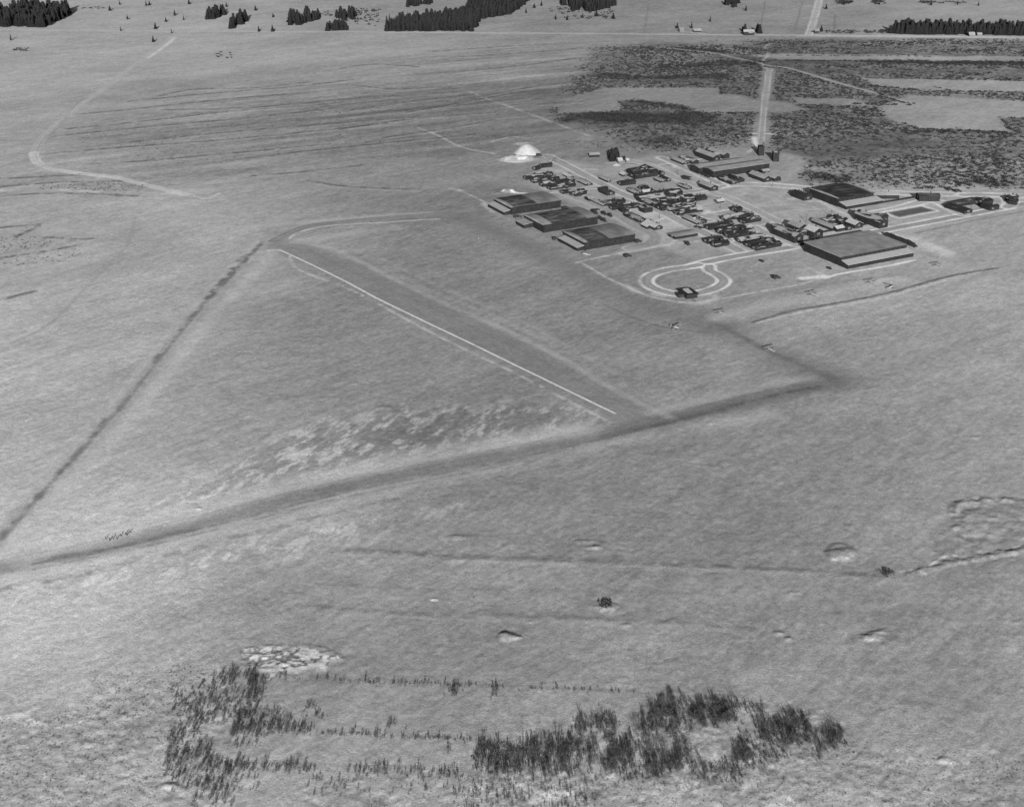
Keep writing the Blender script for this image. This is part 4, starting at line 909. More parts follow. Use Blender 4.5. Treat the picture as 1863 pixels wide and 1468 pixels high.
# poles
def pole(label, px, py, top, arms=True, stay=False):
    c = at(px, py); H = 8
    for z in np.arange(3, 20, 0.1):
        if at(px, top, z)[1] <= c[1]: H = z; break
    t = thing('utility_pole', label, 'pole', (c[0], c[1], 0), UA if px % 2 < 1 else VA, 'utility poles in the camp')
    MB().tube((0,0,-0.4), (0,0,H), 0.2, 0.13, 7).build('post', M['pole'], t)
    if arms:
        MB().box(-1.1, 1.1, -0.08, 0.08, H - 0.9, H - 0.68).build('cross_arm', M['pole'], t)
for lab, px, py, top in (('tall pole casting a long slanting shadow beside the dark-ended barrack block',1466.5,406,389.5),('tall pole at the sprawling pale-roofed hut, nearest the parade ground',1511.7,397.5,382),('pole below the white lean-to of the dark-roofed hangar',1553,388,377),
    ('tall pole on the upper road behind the boiler house',1478,341,329),('thin pole below the tiny white-roofed hut',1310,379,367.5),('thin pole beside the boiler house on the parade ground side',1477.5,349,338.5),('pole in the snowy yard above the gabled workshop',1199.5,399,389),
    ('pole at the right corner of the middle hangar street',1199,412,404),('pole on the upper road left of the boiler house',1405,340,328),('pole in front of the fence by the big hangar',1562,416,406),('pole at the nearest hangar apron corner',1148,437,428),('pole at the end of the motor yard shed',1766,383,374),
    ('pole beside the back street in the bare plot',1233,318,309),('pole behind the middle hangar roof line',1003,387,378)):
    pole(lab, px, py, top)

# vehicles
def truck(label, px, py, ang, L=6.5, Wd=2.3, Hc=2.7, cat='truck', name='truck', group=None):
    c = at(px, py); t = thing(name, label, cat, (c[0], c[1], 0), ang, group)
    car = cat == 'car'
    if not car:
        MB().prism([(-L/2, .7), (L*.12, .7), (L*.12, Hc), (L*.08, Hc + .25), (-L/2 + .25, Hc + .25), (-L/2, Hc)], -Wd/2, Wd/2).build('cargo_cover', M['canvas'], t)
        MB().prism([(L*.13, .6), (L*.5, .6), (L*.5, 1.4), (L*.34, 1.55), (L*.29, 2.2), (L*.13, 2.25)], -Wd*.42, Wd*.42).build('cab', M['dark'], t)
    else:
        MB().prism([(-L/2, .35), (L/2, .35), (L/2, .95), (L*.2, 1.0), (L*.1, 1.6), (-L*.3, 1.65), (-L/2, 1.0)], -Wd/2, Wd/2).build('body', M['dark'], t)
    w0 = None
    for sx in (-.3, .33):
        for sy in (-1, 1):
            if w0 is None: w0 = MB().tube((0,-.15,0), (0,.15,0), .45, .45, 10).build('wheel', M['tyre'], t); o = w0
            else: o = w0.copy(); COL.objects.link(o); o.parent = t
            o.location = (sx * L, sy * (Wd/2 - .1), .45)
gt = 'row of dark trucks beside the big hangar'
ROWT = [(1617,431.5),(1624,434),(1631,437),(1638.5,440),(1646,443),(1653.5,445.5),(1660.5,448.5)]
nm = ['farthest','second','third','middle','third last','second last','nearest']
for (px, py), n in zip(ROWT, nm): truck('%s dark truck in the nose-to-tail row right of the big hangar' % n, px, py, VA + rnd.uniform(-.05,.05), 8.6, 2.8, 3.0 + rnd.uniform(-.3,.4), group=gt)
for (px, py), n in zip([(1268,314.5),(1274,317),(1280.5,320),(1287,323)], ['farthest','second','third','nearest']):
    truck('%s dark truck parked on the street below the great supply hall' % n, px, py, VA, 7.2, 2.3, 2.4, group='trucks below the great supply hall')
truck('dark truck on the hangar street behind the middle hangar', 1099, 391, VA, 7); truck('dark trailer-like truck just behind the first on the hangar street', 1110, 394.5, VA, 6)
truck('small dark car near the hangar street crossing', 1087, 382.8, UA, 4.5, 1.8, cat='car', name='car')
truck('dark truck at the right end of the middle hangar', 1092, 400, VA, 7.5); truck('dark low truck nearest the middle hangar corner', 1099, 403.5, VA, 6)
truck('dark truck against the far end wall of the middle hangar', 1082, 389, VA, 8, 3, 3.4)
truck('black car at the street crossing above the flat-roofed shed', 1268, 414, UA, 5, 1.9, cat='car', name='car'); truck('black car just right of the crossing above the flat-roofed shed', 1276.5, 416, UA, 4.6, 1.9, cat='car', name='car')
truck('black car below the two-storey barrack gable, by the main road', 1476.5, 435.5, VA, 4.6, 1.9, cat='car', name='car'); truck('dark car on the verge of the main road', 1489, 436.5, VA, 4.2, 1.8, cat='car', name='car')
for px, py, l in ((1766,373,'leftmost car parked in the motor yard'),(1760,369.5,'car close under the motor shed roof'),(1787.5,374.5,'car in the middle of the motor yard'),(1794,376,'car parked at the mouth of the motor yard'),(1803,378.5,'small car nearest the main road at the motor yard')):
    truck(l, px, py, UA, 4.4, 1.8, cat='car', name='car', group='cars in the motor yard')
truck('black car on the upper road behind the dark-roofed hangar', 1551, 343.5, 0.1, 5, 1.9, cat='car', name='car'); truck('dark truck on the upper road left of the dark-roofed hangar', 1515, 341.5, 0.1, 6.5)
truck('dark truck on the upper road right of the tall dark-roofed building', 1743, 350, 0.05, 7); truck('dark truck parked near the upper road bushes', 1728, 346.5, 0.3, 6)
truck('dark car on the parade-ground side of the upper road', 1506, 347, UA, 5, 2, cat='car', name='car')
truck('lone dark truck standing in the snow right of the loop road', 1413, 507.5, 0.3, 6.5); truck('dark car in the snow below the main road', 1386, 476.5, VA, 4.5, 1.9, cat='car', name='car')
truck('dark truck on the snow bank below the nearest hangar', 1142, 468, 0.5, 6.5); truck('dark car in front of the near corner of the big hangar', 1509, 489.5, VA, 4, 1.9, cat='car', name='car')
truck('dark truck beside the snow pile path', 981, 284.5, 0.3, 6); truck('dark fuel cart at the right end of the nearest hangar', 1161, 441.5, 0.5, 6)
truck('dark truck at the right end of the far hangar', 1029, 381, UA, 7); truck('dark cart left of the nearest hangar', 1010.5, 437, 0.2, 5.5)
truck('dark truck in front of the far hangar corner', 942, 396.5, 0.1, 8, 2.4, 2.2)
truck('dark truck by the short hut below the loop-road huts', 1251, 446, VA, 5); 

# biplanes
def biplane(label, px, py, ang, first=[None]):
    c = at(px, py)
    t = thing('biplane', label, 'biplane', (c[0], c[1], 0), ang, 'training biplanes on the field')
    mt = M['plane']
    def B(n, mb, m=mt): return mb.build(n, m, t)
    B('fuselage', MB().add([(3.3,-.3,1.0),(3.3,.3,1.0),(3.3,.3,1.75),(3.3,-.3,1.75),(.6,-.45,.9),(.6,.45,.9),(.6,.45,1.95),(.6,-.45,1.95),(-3.6,-.1,.75),(-3.6,.1,.75),(-3.6,.1,1.15),(-3.6,-.1,1.15)],
        [(0,1,2,3),(0,4,5,1),(1,5,6,2),(2,6,7,3),(3,7,4,0),(4,8,9,5),(5,9,10,6),(6,10,11,7),(7,11,8,4),(11,10,9,8)]))
    for n, z, sx, span in (('upper_wing', 2.75, 1.9, 4.7), ('lower_wing', 1.05, 1.5, 4.5)):
        B(n, MB().add([(sx,-span+.3,z),(sx,span-.3,z),(sx-.4,span,z+.12),(sx-1.3,span-.2,z+.1),(sx-1.3,-span+.2,z+.1),(sx-.4,-span,z+.12),(sx,-span+.3,z+.14),(sx,span-.3,z+.14)],[(0,1,2,3,4,5)[::-1],(6,7,2,3,4,5),(0,1,7,6),(1,2,7),(0,6,5)]))
    for sy in (-1, 1):
        for xo in (1.5, .6):
            B('strut', MB().tube((xo - .1, sy*3.0, 1.15), (xo + .3, sy*3.0, 2.78), .06, .06, 5), M['plane_dk'])
        B('wheel', MB().tube((1.9, sy*.8-.08, .32), (1.9, sy*.8+.08, .32), .32, .32, 10), M['tyre'])
        B('undercarriage_leg', MB().tube((1.8, sy*.3, 1.0), (1.9, sy*.75, .35), .07, .06, 5), M['plane_dk'])
    B('tailplane', MB().add([(-2.7,-.2,1.1),(-2.7,.2,1.1),(-3.1,1.5,1.1),(-3.9,1.4,1.1),(-3.9,-1.4,1.1),(-3.1,-1.5,1.1)] + [(-2.7,-.2,1.17),(-2.7,.2,1.17),(-3.1,1.5,1.17),(-3.9,1.4,1.17),(-3.9,-1.4,1.17),(-3.1,-1.5,1.17)],
        [(5,4,3,2,1,0),(6,7,8,9,10,11)] + [(i,(i+1)%6,6+(i+1)%6,6+i) for i in range(6)]))
    B('fin', MB().prism([(-2.9,1.1),(-3.3,1.9),(-3.9,2.0),(-4.0,.9)], -.05, .05))
    B('propeller', MB().box(3.36,3.44,-.1,.1,.45,2.3), M['wall_mid'])
for lab, px, py, an in (('biplane with a bright upper wing catching the light, leftmost on the flight line',1228,598,radians(-45)),('biplane parked just below the loop road',1312,572,radians(118)),('biplane nearest the runway corner, on the dark taxi strip',1402,639,radians(118)),
    ('biplane parked between the loop road and the ditch',1480,538,radians(120)),('biplane parked below the big hangar front',1586,516,radians(118)),('biplane farthest right on the flight line',1707,485,radians(115)),('biplane by the near corner of the nearest hangar',1066,465,radians(150)),('biplane alone on the snow left of the hangars',870,434,radians(95))):
    biplane(lab, px, py, an)
biplane('partly dismantled biplane beside the ditch end', 1620, 525, radians(40))

# people beside the long runway
def skin_figure(name, mat, parent, joints, edges, radii):
    me = bpy.data.meshes.new(name); me.from_pydata(joints, edges, []); me.materials.append(mat)
    o = bpy.data.objects.new(name, me); COL.objects.link(o)
    if parent: o.parent = parent
    md = o.modifiers.new('skin', 'SKIN'); 
    for v, r in zip(me.skin_vertices[0].data, radii): v.radius = (r, r)
    me.skin_vertices[0].data[0].use_root = True
    o.modifiers.new('sub', 'SUBSURF').levels = 1
    return o
def person(label, px, py, ang, stride):
    c = at(px, py); h = float(relief(np.array([c[0]]), np.array([c[1]]))[0])
    t = thing('person', label, 'person', (c[0], c[1], h), ang, 'people standing beside the long runway')
    s = stride
    J = [(0,0,.95),(0,0,1.2),(0,0,1.42),(0,0,1.53),(0,0,1.68),(0.02,.19,1.4),(.05,.27,1.12),(.12+s*.3,.26,.88),(0.02,-.19,1.4),(.05,-.27,1.12),(.12-s*.3,-.26,.88),(s*.18,.1,.5),(s*.2,.1,.07),(s*.2+.16,.11,.04),(-s*.18,-.1,.5),(-s*.24,-.1,.07),(-s*.24+.16,-.11,.04)]
    E = [(0,1),(1,2),(2,3),(3,4),(2,5),(5,6),(6,7),(2,8),(8,9),(9,10),(0,11),(11,12),(12,13),(0,14),(14,15),(15,16)]
    R = [.17,.17,.16,.07,.11,.08,.06,.05,.08,.06,.05,.09,.06,.05,.09,.06,.05]
    skin_figure('body', M['cloth'], t, J, E, R)
    MB().tube((0,0,1.66),(0,0,1.82),.13,.09,8).build('cap', M['cloth'], t)
for i, (px, py, l) in enumerate(((193,981,'leftmost dark figure beside the long runway'),(200,984,'dark figure close behind the leftmost one beside the long runway'),(206,981,'third dark figure from the left beside the runway'),(213,981.5,'dark figure in the middle of the group beside the runway'),(220,976,'slight dark figure right of the middle of the group'),(229,973,'bulky dark figure in the right part of the group'),(231.5,974.5,'dark figure shoulder to shoulder with the bulky one'),(237.5,969,'rightmost lone small figure of the group by the runway'))):
    person(l, px, py, rnd.uniform(-3, 3), rnd.uniform(0, .6))

# ------------------------------------------------------------------ trees and brush
def conifer_mesh(h, r, seed):
    rs = random.Random(seed); v = []; f = []
    n = 15; z0 = h * 0.07
    for k in range(n):
        fz = k / n; z = z0 + (h - z0) * fz; rad = r * (1 - fz) ** 0.85 * rs.uniform(.8, 1.1) + 0.12
        m = max(6, int(13 * (1 - fz) + 5))
        for j in range(m):
            a = 2 * pi * (j + rs.uniform(-.35, .35)) / m; rr = rad * rs.uniform(.65, 1.15); dz = rr * rs.uniform(.25, .5); wd = rad * rs.uniform(.28, .5)
            c, s = cos(a), sin(a); b = len(v)
            v += [(c*.05, s*.05, z + h*.05), (c*rr*.55 - s*wd, s*rr*.55 + c*wd, z - dz*.3), (c*rr, s*rr, z - dz), (c*rr*.55 + s*wd, s*rr*.55 - c*wd, z - dz*.3)]
            f.append((b, b+1, b+2, b+3))
    return v, f
def shrub_mesh(h, r, seed, n=46, up=0.75):
    """bare twiggy sapling: fine upright sprays thinning to the top"""
    rs = random.Random(seed); v = []; f = []
    for k in range(n):
        a = rs.uniform(0, 2*pi); q = rs.random() ** .6 * r; z = h * rs.uniform(.12, .78) ** 1.1
        q *= (1.15 - z / h * .8)
        x, y = cos(a)*q, sin(a)*q; L = h * rs.uniform(.14, .3); w = rs.uniform(.05, .15) * (0.6 + h/7) * 0.5
        tx, ty = x + cos(a)*L*(1-up)*rs.uniform(.4,1.4) , y + sin(a)*L*(1-up)*rs.uniform(.4,1.4); b = len(v); t = rs.uniform(0, pi); wx, wy = cos(t)*w, sin(t)*w
        v += [(x-wx, y-wy, z), (x+wx, y+wy, z), (tx+wx*.5, ty+wy*.5, z+L), (tx-wx*.5, ty-wy*.5, z+L)]; f.append((b,b+1,b+2,b+3))
    return v, f
def trunk_mesh(h, r, lean, seed, limbs=0):
    mb = MB(); rs = random.Random(seed); mb.tube((0,0,-.4), (lean*h*.3, 0, h), r, r*.25, 5)
    for k in range(limbs):
        z = h * rs.uniform(.25, .7); a = rs.uniform(0, 2*pi); L = h * rs.uniform(.18, .3)
        mb.tube((lean*z*.3, 0, z), (lean*z*.3 + cos(a)*L*.5, sin(a)*L*.5, z + L), r*.4, r*.12, 4)
    return mb.v, mb.f
def md(name, vf, mat):
    me = bpy.data.meshes.new(name); me.from_pydata(*[vf[0], [], vf[1]]); me.materials.append(mat); me.update(); return me
CON = [(md('crown', conifer_mesh(12, 2.2 + .6*i, 40+i), M['spruce']), md('trunk', trunk_mesh(11, .28, 0, i), M['bark'])) for i in range(5)]
SHR = [(md('crown', shrub_mesh(5, 1.5 + .22*i, 70+i, 72), M['twig']), md('trunk', trunk_mesh(4.2, .09, rnd.uniform(-.3,.3), i, 6), M['bark'])) for i in range(6)]

FIRK = 1.25
def plant(kind, name, label, cat, x, y, h, group=None):
    z = float(relief(np.array([x]), np.array([y]))[0]) if y < 900 else 0.0
    lib, h0 = (CON, 12.0) if kind == 'con' else (SHR, 5.0)
    cm, tm = rnd.choice(lib); s = h / h0
    t = thing(name, label, cat, (x, y, z), rnd.uniform(0, 6.28), group); wd = s * rnd.uniform(.85, 1.2); t.scale = (wd, wd, s)
    for n, me in (('crown', cm), ('trunk', tm)):
        o = bpy.data.objects.new(n, me); COL.objects.link(o); o.parent = t

def scatter(poly_px, n):
    P = poly_w(poly_px); lo, hi = P.min(0), P.max(0); out = np.zeros((0, 2))
    while len(out) < n:
        q = rng.uniform(lo, hi, (n * 6, 2)); out = np.vstack([out, q[in_poly(q[:, 0], q[:, 1], P)]])
    return out[:n]
def box_px(x0, x1, y0, y1): return [(x0,y0),(x1,y0),(x1,y1),(x0,y1)]

FG = [  # bare saplings in the foreground: where, polygon, count, height range
 ('at the left front corner of the copse', [(862,1400),(868,1362),(930,1358),(985,1378),(985,1408),(900,1415)], 46, 3.6, 5.6),
 ('in the thin middle of the copse', [(985,1355),(1120,1345),(1150,1405),(985,1418)], 44, 3, 5),
 ('in the dark clump on the upper left edge of the copse', box_px(1042,1122,1312,1336), 30, 2.6, 3.8),
 ('in the dark thicket at the upper middle of the copse', [(1148,1332),(1190,1280),(1232,1285),(1240,1330),(1180,1342)], 40, 3, 4.6),
 ('in the square dark thicket at the top of the copse', [(1256,1318),(1262,1278),(1338,1282),(1340,1318),(1300,1326)], 48, 3.2, 4.8),
 ('in the gap between the two upper thickets of the copse', box_px(1212,1252,1268,1292), 8, 3, 4.5),
 ('in the round thicket on the right of the copse', [(1370,1322),(1410,1312),(1472,1318),(1478,1350),(1440,1362),(1400,1356)], 46, 3, 4.6),
 ('in the curved clump at the right end of the copse', [(1495,1340),(1510,1325),(1540,1340),(1540,1362),(1518,1366)], 16, 3, 4.6),
 ('in the dark stand at the lower middle of the copse', [(1110,1402),(1112,1368),(1150,1368),(1152,1404)], 18, 3.2, 4.8),
 ('in the long dark stand along the lower copse', [(1178,1412),(1182,1372),(1262,1362),(1262,1402)], 34, 3.2, 4.8),
 ('in the small leaning stand below the right thicket', [(1332,1366),(1360,1366),(1372,1392),(1345,1394)], 12, 3.2, 4.8),
 ('in the tiny clump between the right thickets', box_px(1474,1496,1358,1382), 6, 3, 4.2),
 ('scattered along the lower right edge of the copse', box_px(1260,1362,1402,1428), 16, 1.8, 3.2),
 ('at the left end of the hedge below the frozen pond', box_px(378,482,1228,1247), 24, 2.4, 4.2),
 ('in the hedge corner turning down from the pond', box_px(450,482,1245,1278), 12, 2.4, 3.6),
 ('in the straggling scrub left of the hedge rows', box_px(340,480,1275,1322), 36, 1.6, 3.2),
 ('in the short upper hedge row', box_px(432,516,1296,1310), 18, 2, 3.2),
 ('in the pair of little clumps on the open strip', [(545,1285),(565,1285),(600,1298),(598,1312),(560,1305)], 10, 1.6, 2.8),
 ('in the dense dark hedge row in the middle left', box_px(420,566,1320,1338), 38, 2.4, 3.8),
 ('along the thin hedge running to the copse', [(566,1330),(860,1343),(860,1350),(566,1338)], 30, 1.2, 2.6),
 ('in the dark scrub at the lower left', box_px(302,382,1345,1405), 34, 2, 3.6),
 ('in the lowest left hedge row', [(368,1386),(575,1394),(570,1408),(368,1402)], 30, 2, 3.4),
 ('in the lowest right hedge row', [(625,1398),(835,1406),(832,1418),(640,1410)], 28, 2, 3),
 ('in the scrub at the bottom left corner of the rows', box_px(350,425,1420,1468), 14, 2, 3.6),
 ('along the long hedge from the pond to the right', [(482,1230),(860,1246),(860,1252),(482,1238)], 28, 1.2, 2.6),
 ('in the isolated clump on the middle strip', box_px(815,838,1258,1268), 5, 2.6, 3.8),
 ('in the leaning clump beside the long hedge', [(895,1246),(912,1246),(902,1278),(892,1276)], 6, 1.8, 3),
 ('dotted along the right end of the long hedge', [(950,1250),(1140,1256),(1140,1262),(950,1258)], 9, 1.2, 2.6),
 ('dotted on the left edge of the scrub', box_px(298,330,1385,1425), 8, 1.8, 3),
 ('in the two sprigs above the thin hedge', box_px(700,745,1318,1328), 3, 2, 3.2),
 ('in the sprigs below the dense dark hedge', box_px(415,442,1352,1364), 4, 1.6, 2.4),
 ('in the sprigs left of the copse', box_px(800,822,1360,1368), 3, 1.6, 2.4),
 ('scattered along the bottom edge left of the copse', box_px(560,860,1418,1450), 30, 1.2, 2.2),
 ('scattered in the low scrub below the copse', box_px(860,1090,1418,1468), 50, 1.2, 2.6)]
cands = []
for where, poly, n, h0, h1 in FG:
    for x, y in scatter(poly, n): cands.append((rnd.uniform(h0, h1) * rnd.uniform(.65, 1.15), x, y, where))
cands.sort(key=lambda c: -c[0] / math.hypot(c[2], CAMZ))
for h, x, y, where in cands[:300]:
    plant('shr', 'bare_sapling', 'bare dark sapling ' + where, 'sapling', x, y, h, 'bare saplings ' + where)

def merge(items, lib):
    """many small plants of one thicket as one mesh: items of x, y, z, scale, spin"""
    V = []; F = []; k = 0
    for x, y, z, sx, sz, a in items:
        vs, fs = lib[rnd.randrange(len(lib))]; c, s = cos(a), sin(a)
        W = np.stack([x + (vs[:, 0]*c - vs[:, 1]*s)*sx, y + (vs[:, 0]*s + vs[:, 1]*c)*sx, z + vs[:, 2]*sz], -1)
        V.append(W); F.append(fs + k); k += len(W)
    return np.concatenate(V), np.concatenate(F)
def arr(vf): return np.array(vf[0], float), np.array(vf[1])
SHL = [arr(shrub_mesh(1, .3, 200+i, 26)) for i in range(6)]
def bush_mesh(seed, n=9):
    rs = random.Random(seed); v = []; f = []
    for k in range(n):
        a = rs.uniform(0, 2*pi); q = rs.random() ** .5 * .75; x, y, z = cos(a)*q, sin(a)*q, rs.uniform(.0, .6); t = rs.uniform(0, pi); w = rs.uniform(.12, .3); L = rs.uniform(.25, .5); b = len(v)
        v += [(x-cos(t)*w, y-sin(t)*w, z), (x+cos(t)*w, y+sin(t)*w, z), (x*1.15+cos(t)*w*.6, y*1.15+sin(t)*w*.6, z+L), (x*1.15-cos(t)*w*.6, y*1.15-sin(t)*w*.6, z+L)]; f.append((b,b+1,b+2,b+3))
    return v, f
BSH = [arr(bush_mesh(300+i)) for i in range(8)]
def gz(P): return relief(P[:, 0].copy(), P[:, 1].copy())

# leftover saplings, twigs and tussocks of the foreground
it = []
for where, poly, n, h0, h1 in FG:
    P = scatter(poly, int(n * 1.6)); Z = gz(P)
    for (x, y), z in zip(P, Z): h = rnd.uniform(.2, .42) * h1; it.append((x + rnd.gauss(0, 1.2), y + rnd.gauss(0, 1.2), z, h*1.5, h, rnd.uniform(0, 6.28)))
rest = np.array([[c[1], c[2]] for c in cands[300:]]); zr = gz(rest)
for (h, x, y, _), z in zip(cands[300:], zr): it.append((x, y, z, h*1.0, h, rnd.uniform(0, 6.28)))
for poly, n, h0, h1 in ((box_px(310,470,1240,1440),1100,.4,1.5),([(865,1405),(880,1350),(1150,1320),(1250,1270),(1350,1275),(1480,1300),(1540,1350),(1370,1400),(1100,1425)],2800,.4,1.5),(box_px(840,1100,1412,1480),420,.3,1.0),(box_px(560,860,1412,1470),330,.2,.7),(box_px(1100,1400,1395,1440),160,.3,.9),
                        ([(482,1232),(1180,1256),(1180,1262),(482,1238)],160,.3,1.0),([(560,1330),(860,1344),(860,1349),(560,1336)],120,.3,.9),([(370,1388),(835,1402),(835,1412),(370,1400)],160,.3,1.0)):
    P = scatter(poly, n); Z = gz(P)
    keep = fbm(P[:, 0], P[:, 1], 16, 2, 141) > -0.1
    for (x, y), z, kp in zip(P, Z, keep):
        if kp: h = rnd.uniform(h0, h1); it.append((x, y, z, h*1.3, h, rnd.uniform(0, 6.28)))
v, f = merge(it, SHL); tag(mesh_obj('undergrowth', v, f, M['twig']), 'thin bare undergrowth and smaller saplings among the foreground hedge rows', 'undergrowth', kind='stuff')
it = []
for poly, n, h0, h1 in (([(-60,1310),(150,1290),(170,1230),(330,1205),(400,1225),(380,1320),(300,1400),(280,1490),(-80,1500)],3200,.10,.36),([(1100,1400),(1560,1350),(1900,1380),(1900,1500),(1050,1500)],2200,.10,.34)):
    P = scatter(poly, n); Z = gz(P)
    for (x, y), z in zip(P, Z): h = rnd.uniform(h0, h1); it.append((x, y, z - .05, h*1.1, h, rnd.uniform(0, 6.28)))
v, f = merge(it, BSH); tag(mesh_obj('tussocks', v, f, M['brush']), 'dotted grass tussocks poking through the snow in the near corners', 'grass', kind='stuff')

# scrub on the right
def scrub():
    it = []
    P = scatter([(1000,72),(1900,72),(1900,345),(1000,345)], 105000)
    x, y = P[:, 0].copy(), P[:, 1].copy()
    m = poly_mask(x, y, SCRUB, 30, 8, 40)
    clr = np.zeros(len(x))
    for Q in CLEAR_W: clr = np.maximum(clr, poly_mask(x, y, Q, 6, 3, 25))
    dk = np.zeros(len(x))
    for Q in DARKB_W: dk = np.maximum(dk, poly_mask(x, y, Q, 10, 4, 20))
    rd = np.ones(len(x))
    for n, W, wd, tv, bk in _RDW: rd *= (pl_dist(x, y, W, wd/2 + 7) >= wd/2 + 6.5)
    d2 = pl_dist(x, y, wpl([(1200,88),(1290,96),(1330,104),(1400,120),(1440,126),(1530,153),(1600,172),(1660,190)]), 6); rd *= d2 > 5
    bu, bv = rot(x, y, 2, 4.0, 1.0)
    dens = np.clip(0.40 + 1.0 * fbm(bu, bv, 38, 4, 51, 0.6) + 0.5 * fbm(x, y, 12, 2, 53), 0.04, 1) * (1 - clr) * rd * m
    dens = np.maximum(dens, dk * rd * (1 - clr * .9) * 0.95)
    keep = rng.random(len(x)) < dens * 0.54
    for (xx, yy), d in zip(P[keep], dk[keep]):
        h = rnd.uniform(.7, 2.1) * (1.3 if d > .5 else 1); it.append((xx, yy, -.05, h*rnd.uniform(.9, 1.4), h, rnd.uniform(0, 6.28)))
    return it
it = scrub()
HEDGES = [([(1312,160),(1313,172)],2.0),([(1600,172),(1640,187),(1664,190)],2.4),([(1548,190),(1600,191),(1662,192)],2.2),([(1570,156),(1620,160),(1676,165)],2.6),([(1680,168),(1720,168),(1780,167),(1863,171)],1.8),([(1698,158),(1730,166)],1.6),([(1640,224),(1670,236),(1730,238),(1838,242)],2.2),([(1830,215),(1863,216)],2),([(1824,218),(1840,238),(1863,244)],2),([(1100,160),(1200,160),(1310,160)],1.8),([(1265,206),(1380,207)],2),([(1428,112),(1560,112),(1700,115),(1863,115)],2.4),([(1430,102),(1640,103),(1700,104)],1.4),([(1125,184),(1140,198)],2),([(1145,186),(1200,190),(1258,202)],2),([(1550,143),(1700,145),(1863,148)],2)]
for pl, h in HEDGES:
    W = wpl(pl, False)
    for i in range(len(W) - 1):
        L = np.hypot(*(W[i+1] - W[i]))
        for k in range(int(L / 2.2)):
            if rnd.random() < .78:
                p = W[i] + (W[i+1] - W[i]) * rnd.random(); hh = h * rnd.uniform(.6, 1.15); it.append((p[0] + rnd.uniform(-1.5,1.5), p[1] + rnd.uniform(-2,2), -.05, hh*1.2, hh, rnd.uniform(0,6.28)))
v, f = merge(it, BSH); tag(mesh_obj('scrub', v, f, M['brush']), 'dark low scrub covering the rough ground behind the camp', 'scrub', kind='stuff')
# thin weeds along the furrow rows on the left
it = []
for pl in STRIPES:
    W = wpl(pl)
    for i in range(len(W) - 1):
        L = np.hypot(*(W[i+1] - W[i]))
        for k in range(int(L / 4.0)):
            p = W[i] + (W[i+1] - W[i]) * rnd.random()
            if vnoise(np.array([p[0]/25]), np.array([p[1]/25]), 151)[0] > .42:
                hh = rnd.uniform(.3, .8); it.append((p[0] + rnd.gauss(0, 1.5), p[1] + rnd.gauss(0, 3.5), -.05, hh*1.5, hh, rnd.uniform(0,6.28)))
for poly, n in (([(100,330),(260,335),(260,350),(60,345)],260),([(0,430),(140,432),(150,470),(0,490)],260),([(640,170),(900,160),(950,250),(700,290)],500),([(120,250),(600,190),(700,260),(300,310)],700),([(1020,255),(1110,258),(1090,272),(1000,270)],160),([(1120,255),(1240,262),(1230,278),(1130,275)],160),([(985,285),(1030,287),(1030,297),(995,296)],50)):
    for x, y in scatter(poly, n): hh = rnd.uniform(.3, .8); it.append((x, y, -.05, hh*1.4, hh, rnd.uniform(0,6.28)))
v, f = merge(it, BSH); tag(mesh_obj('weeds', v, f, M['brush']), 'sparse weeds along the furrows of the rough field left of the camp', 'weeds', kind='stuff')

# conifers
WOODS = [('in the dense dark wood at the top left corner', [(-20,49),(-20,36),(20,24),(40,19),(120,20),(130,24),(115,36),(82,51)], 260, 11, 16),
 ('in the great dark wood at the top centre', [(700,57.5),(712,50),(728,44),(800,38),(850,22),(862,-8),(968,-8),(955,8),(925,27),(876,35),(860,57.5)], 1150, 10, 15),
 ('in the small dark wood on the top edge, left of the great wood', [(740,14),(745,2),(790,-2),(792,8)], 34, 9, 14),
 ('in the dark wood at the top, right of the great wood', [(1022,14),(1020,0),(1030,-6),(1110,-6),(1122,12),(1095,20),(1050,24)], 150, 9, 14),
 ('in the long dark wood belt on the right far road', [(1616,61),(1640,57),(1700,58),(1870,60),(1870,65.5),(1760,64),(1650,63)], 430, 9, 14),
 ('in the first small clump left of the far fields', box_px(377,402,29,37), 14, 10, 14), ('in the two tall trees above the first small clump', box_px(399,411,22,28), 4, 9, 12),
 ('in the slanting clump on the far field', [(414,53),(418,46),(448,33),(450,37),(425,54)], 24, 9, 13), ('in the ragged clump with tall spires on the far field', [(522,47),(530,40),(580,30),(582,36),(545,46)], 30, 9, 15),
 ('in the low clump nearest the far road', [(587,57),(590,50),(628,51),(630,56)], 20, 9, 13), ('in the narrow clump behind the low one', box_px(612,646,29,38), 18, 9, 13),
 ('in the dark clump towering over the farmhouse', box_px(1109,1123,286.5,293), 20, 8, 11), ('in the little clump between farmhouse and outhouse', box_px(1131,1136,289.5,291.5), 4, 4, 5),
 ('around the dark far farmhouse', [(1349,60),(1352,55),(1356,60)], 4, 8, 12), ('right of the dark far farmhouse', box_px(1376,1382,57,61), 4, 8, 14),
 ('in the small grove on the top edge right of centre', [(1312,8),(1322,4),(1345,5),(1336,15)], 12, 7, 10)]
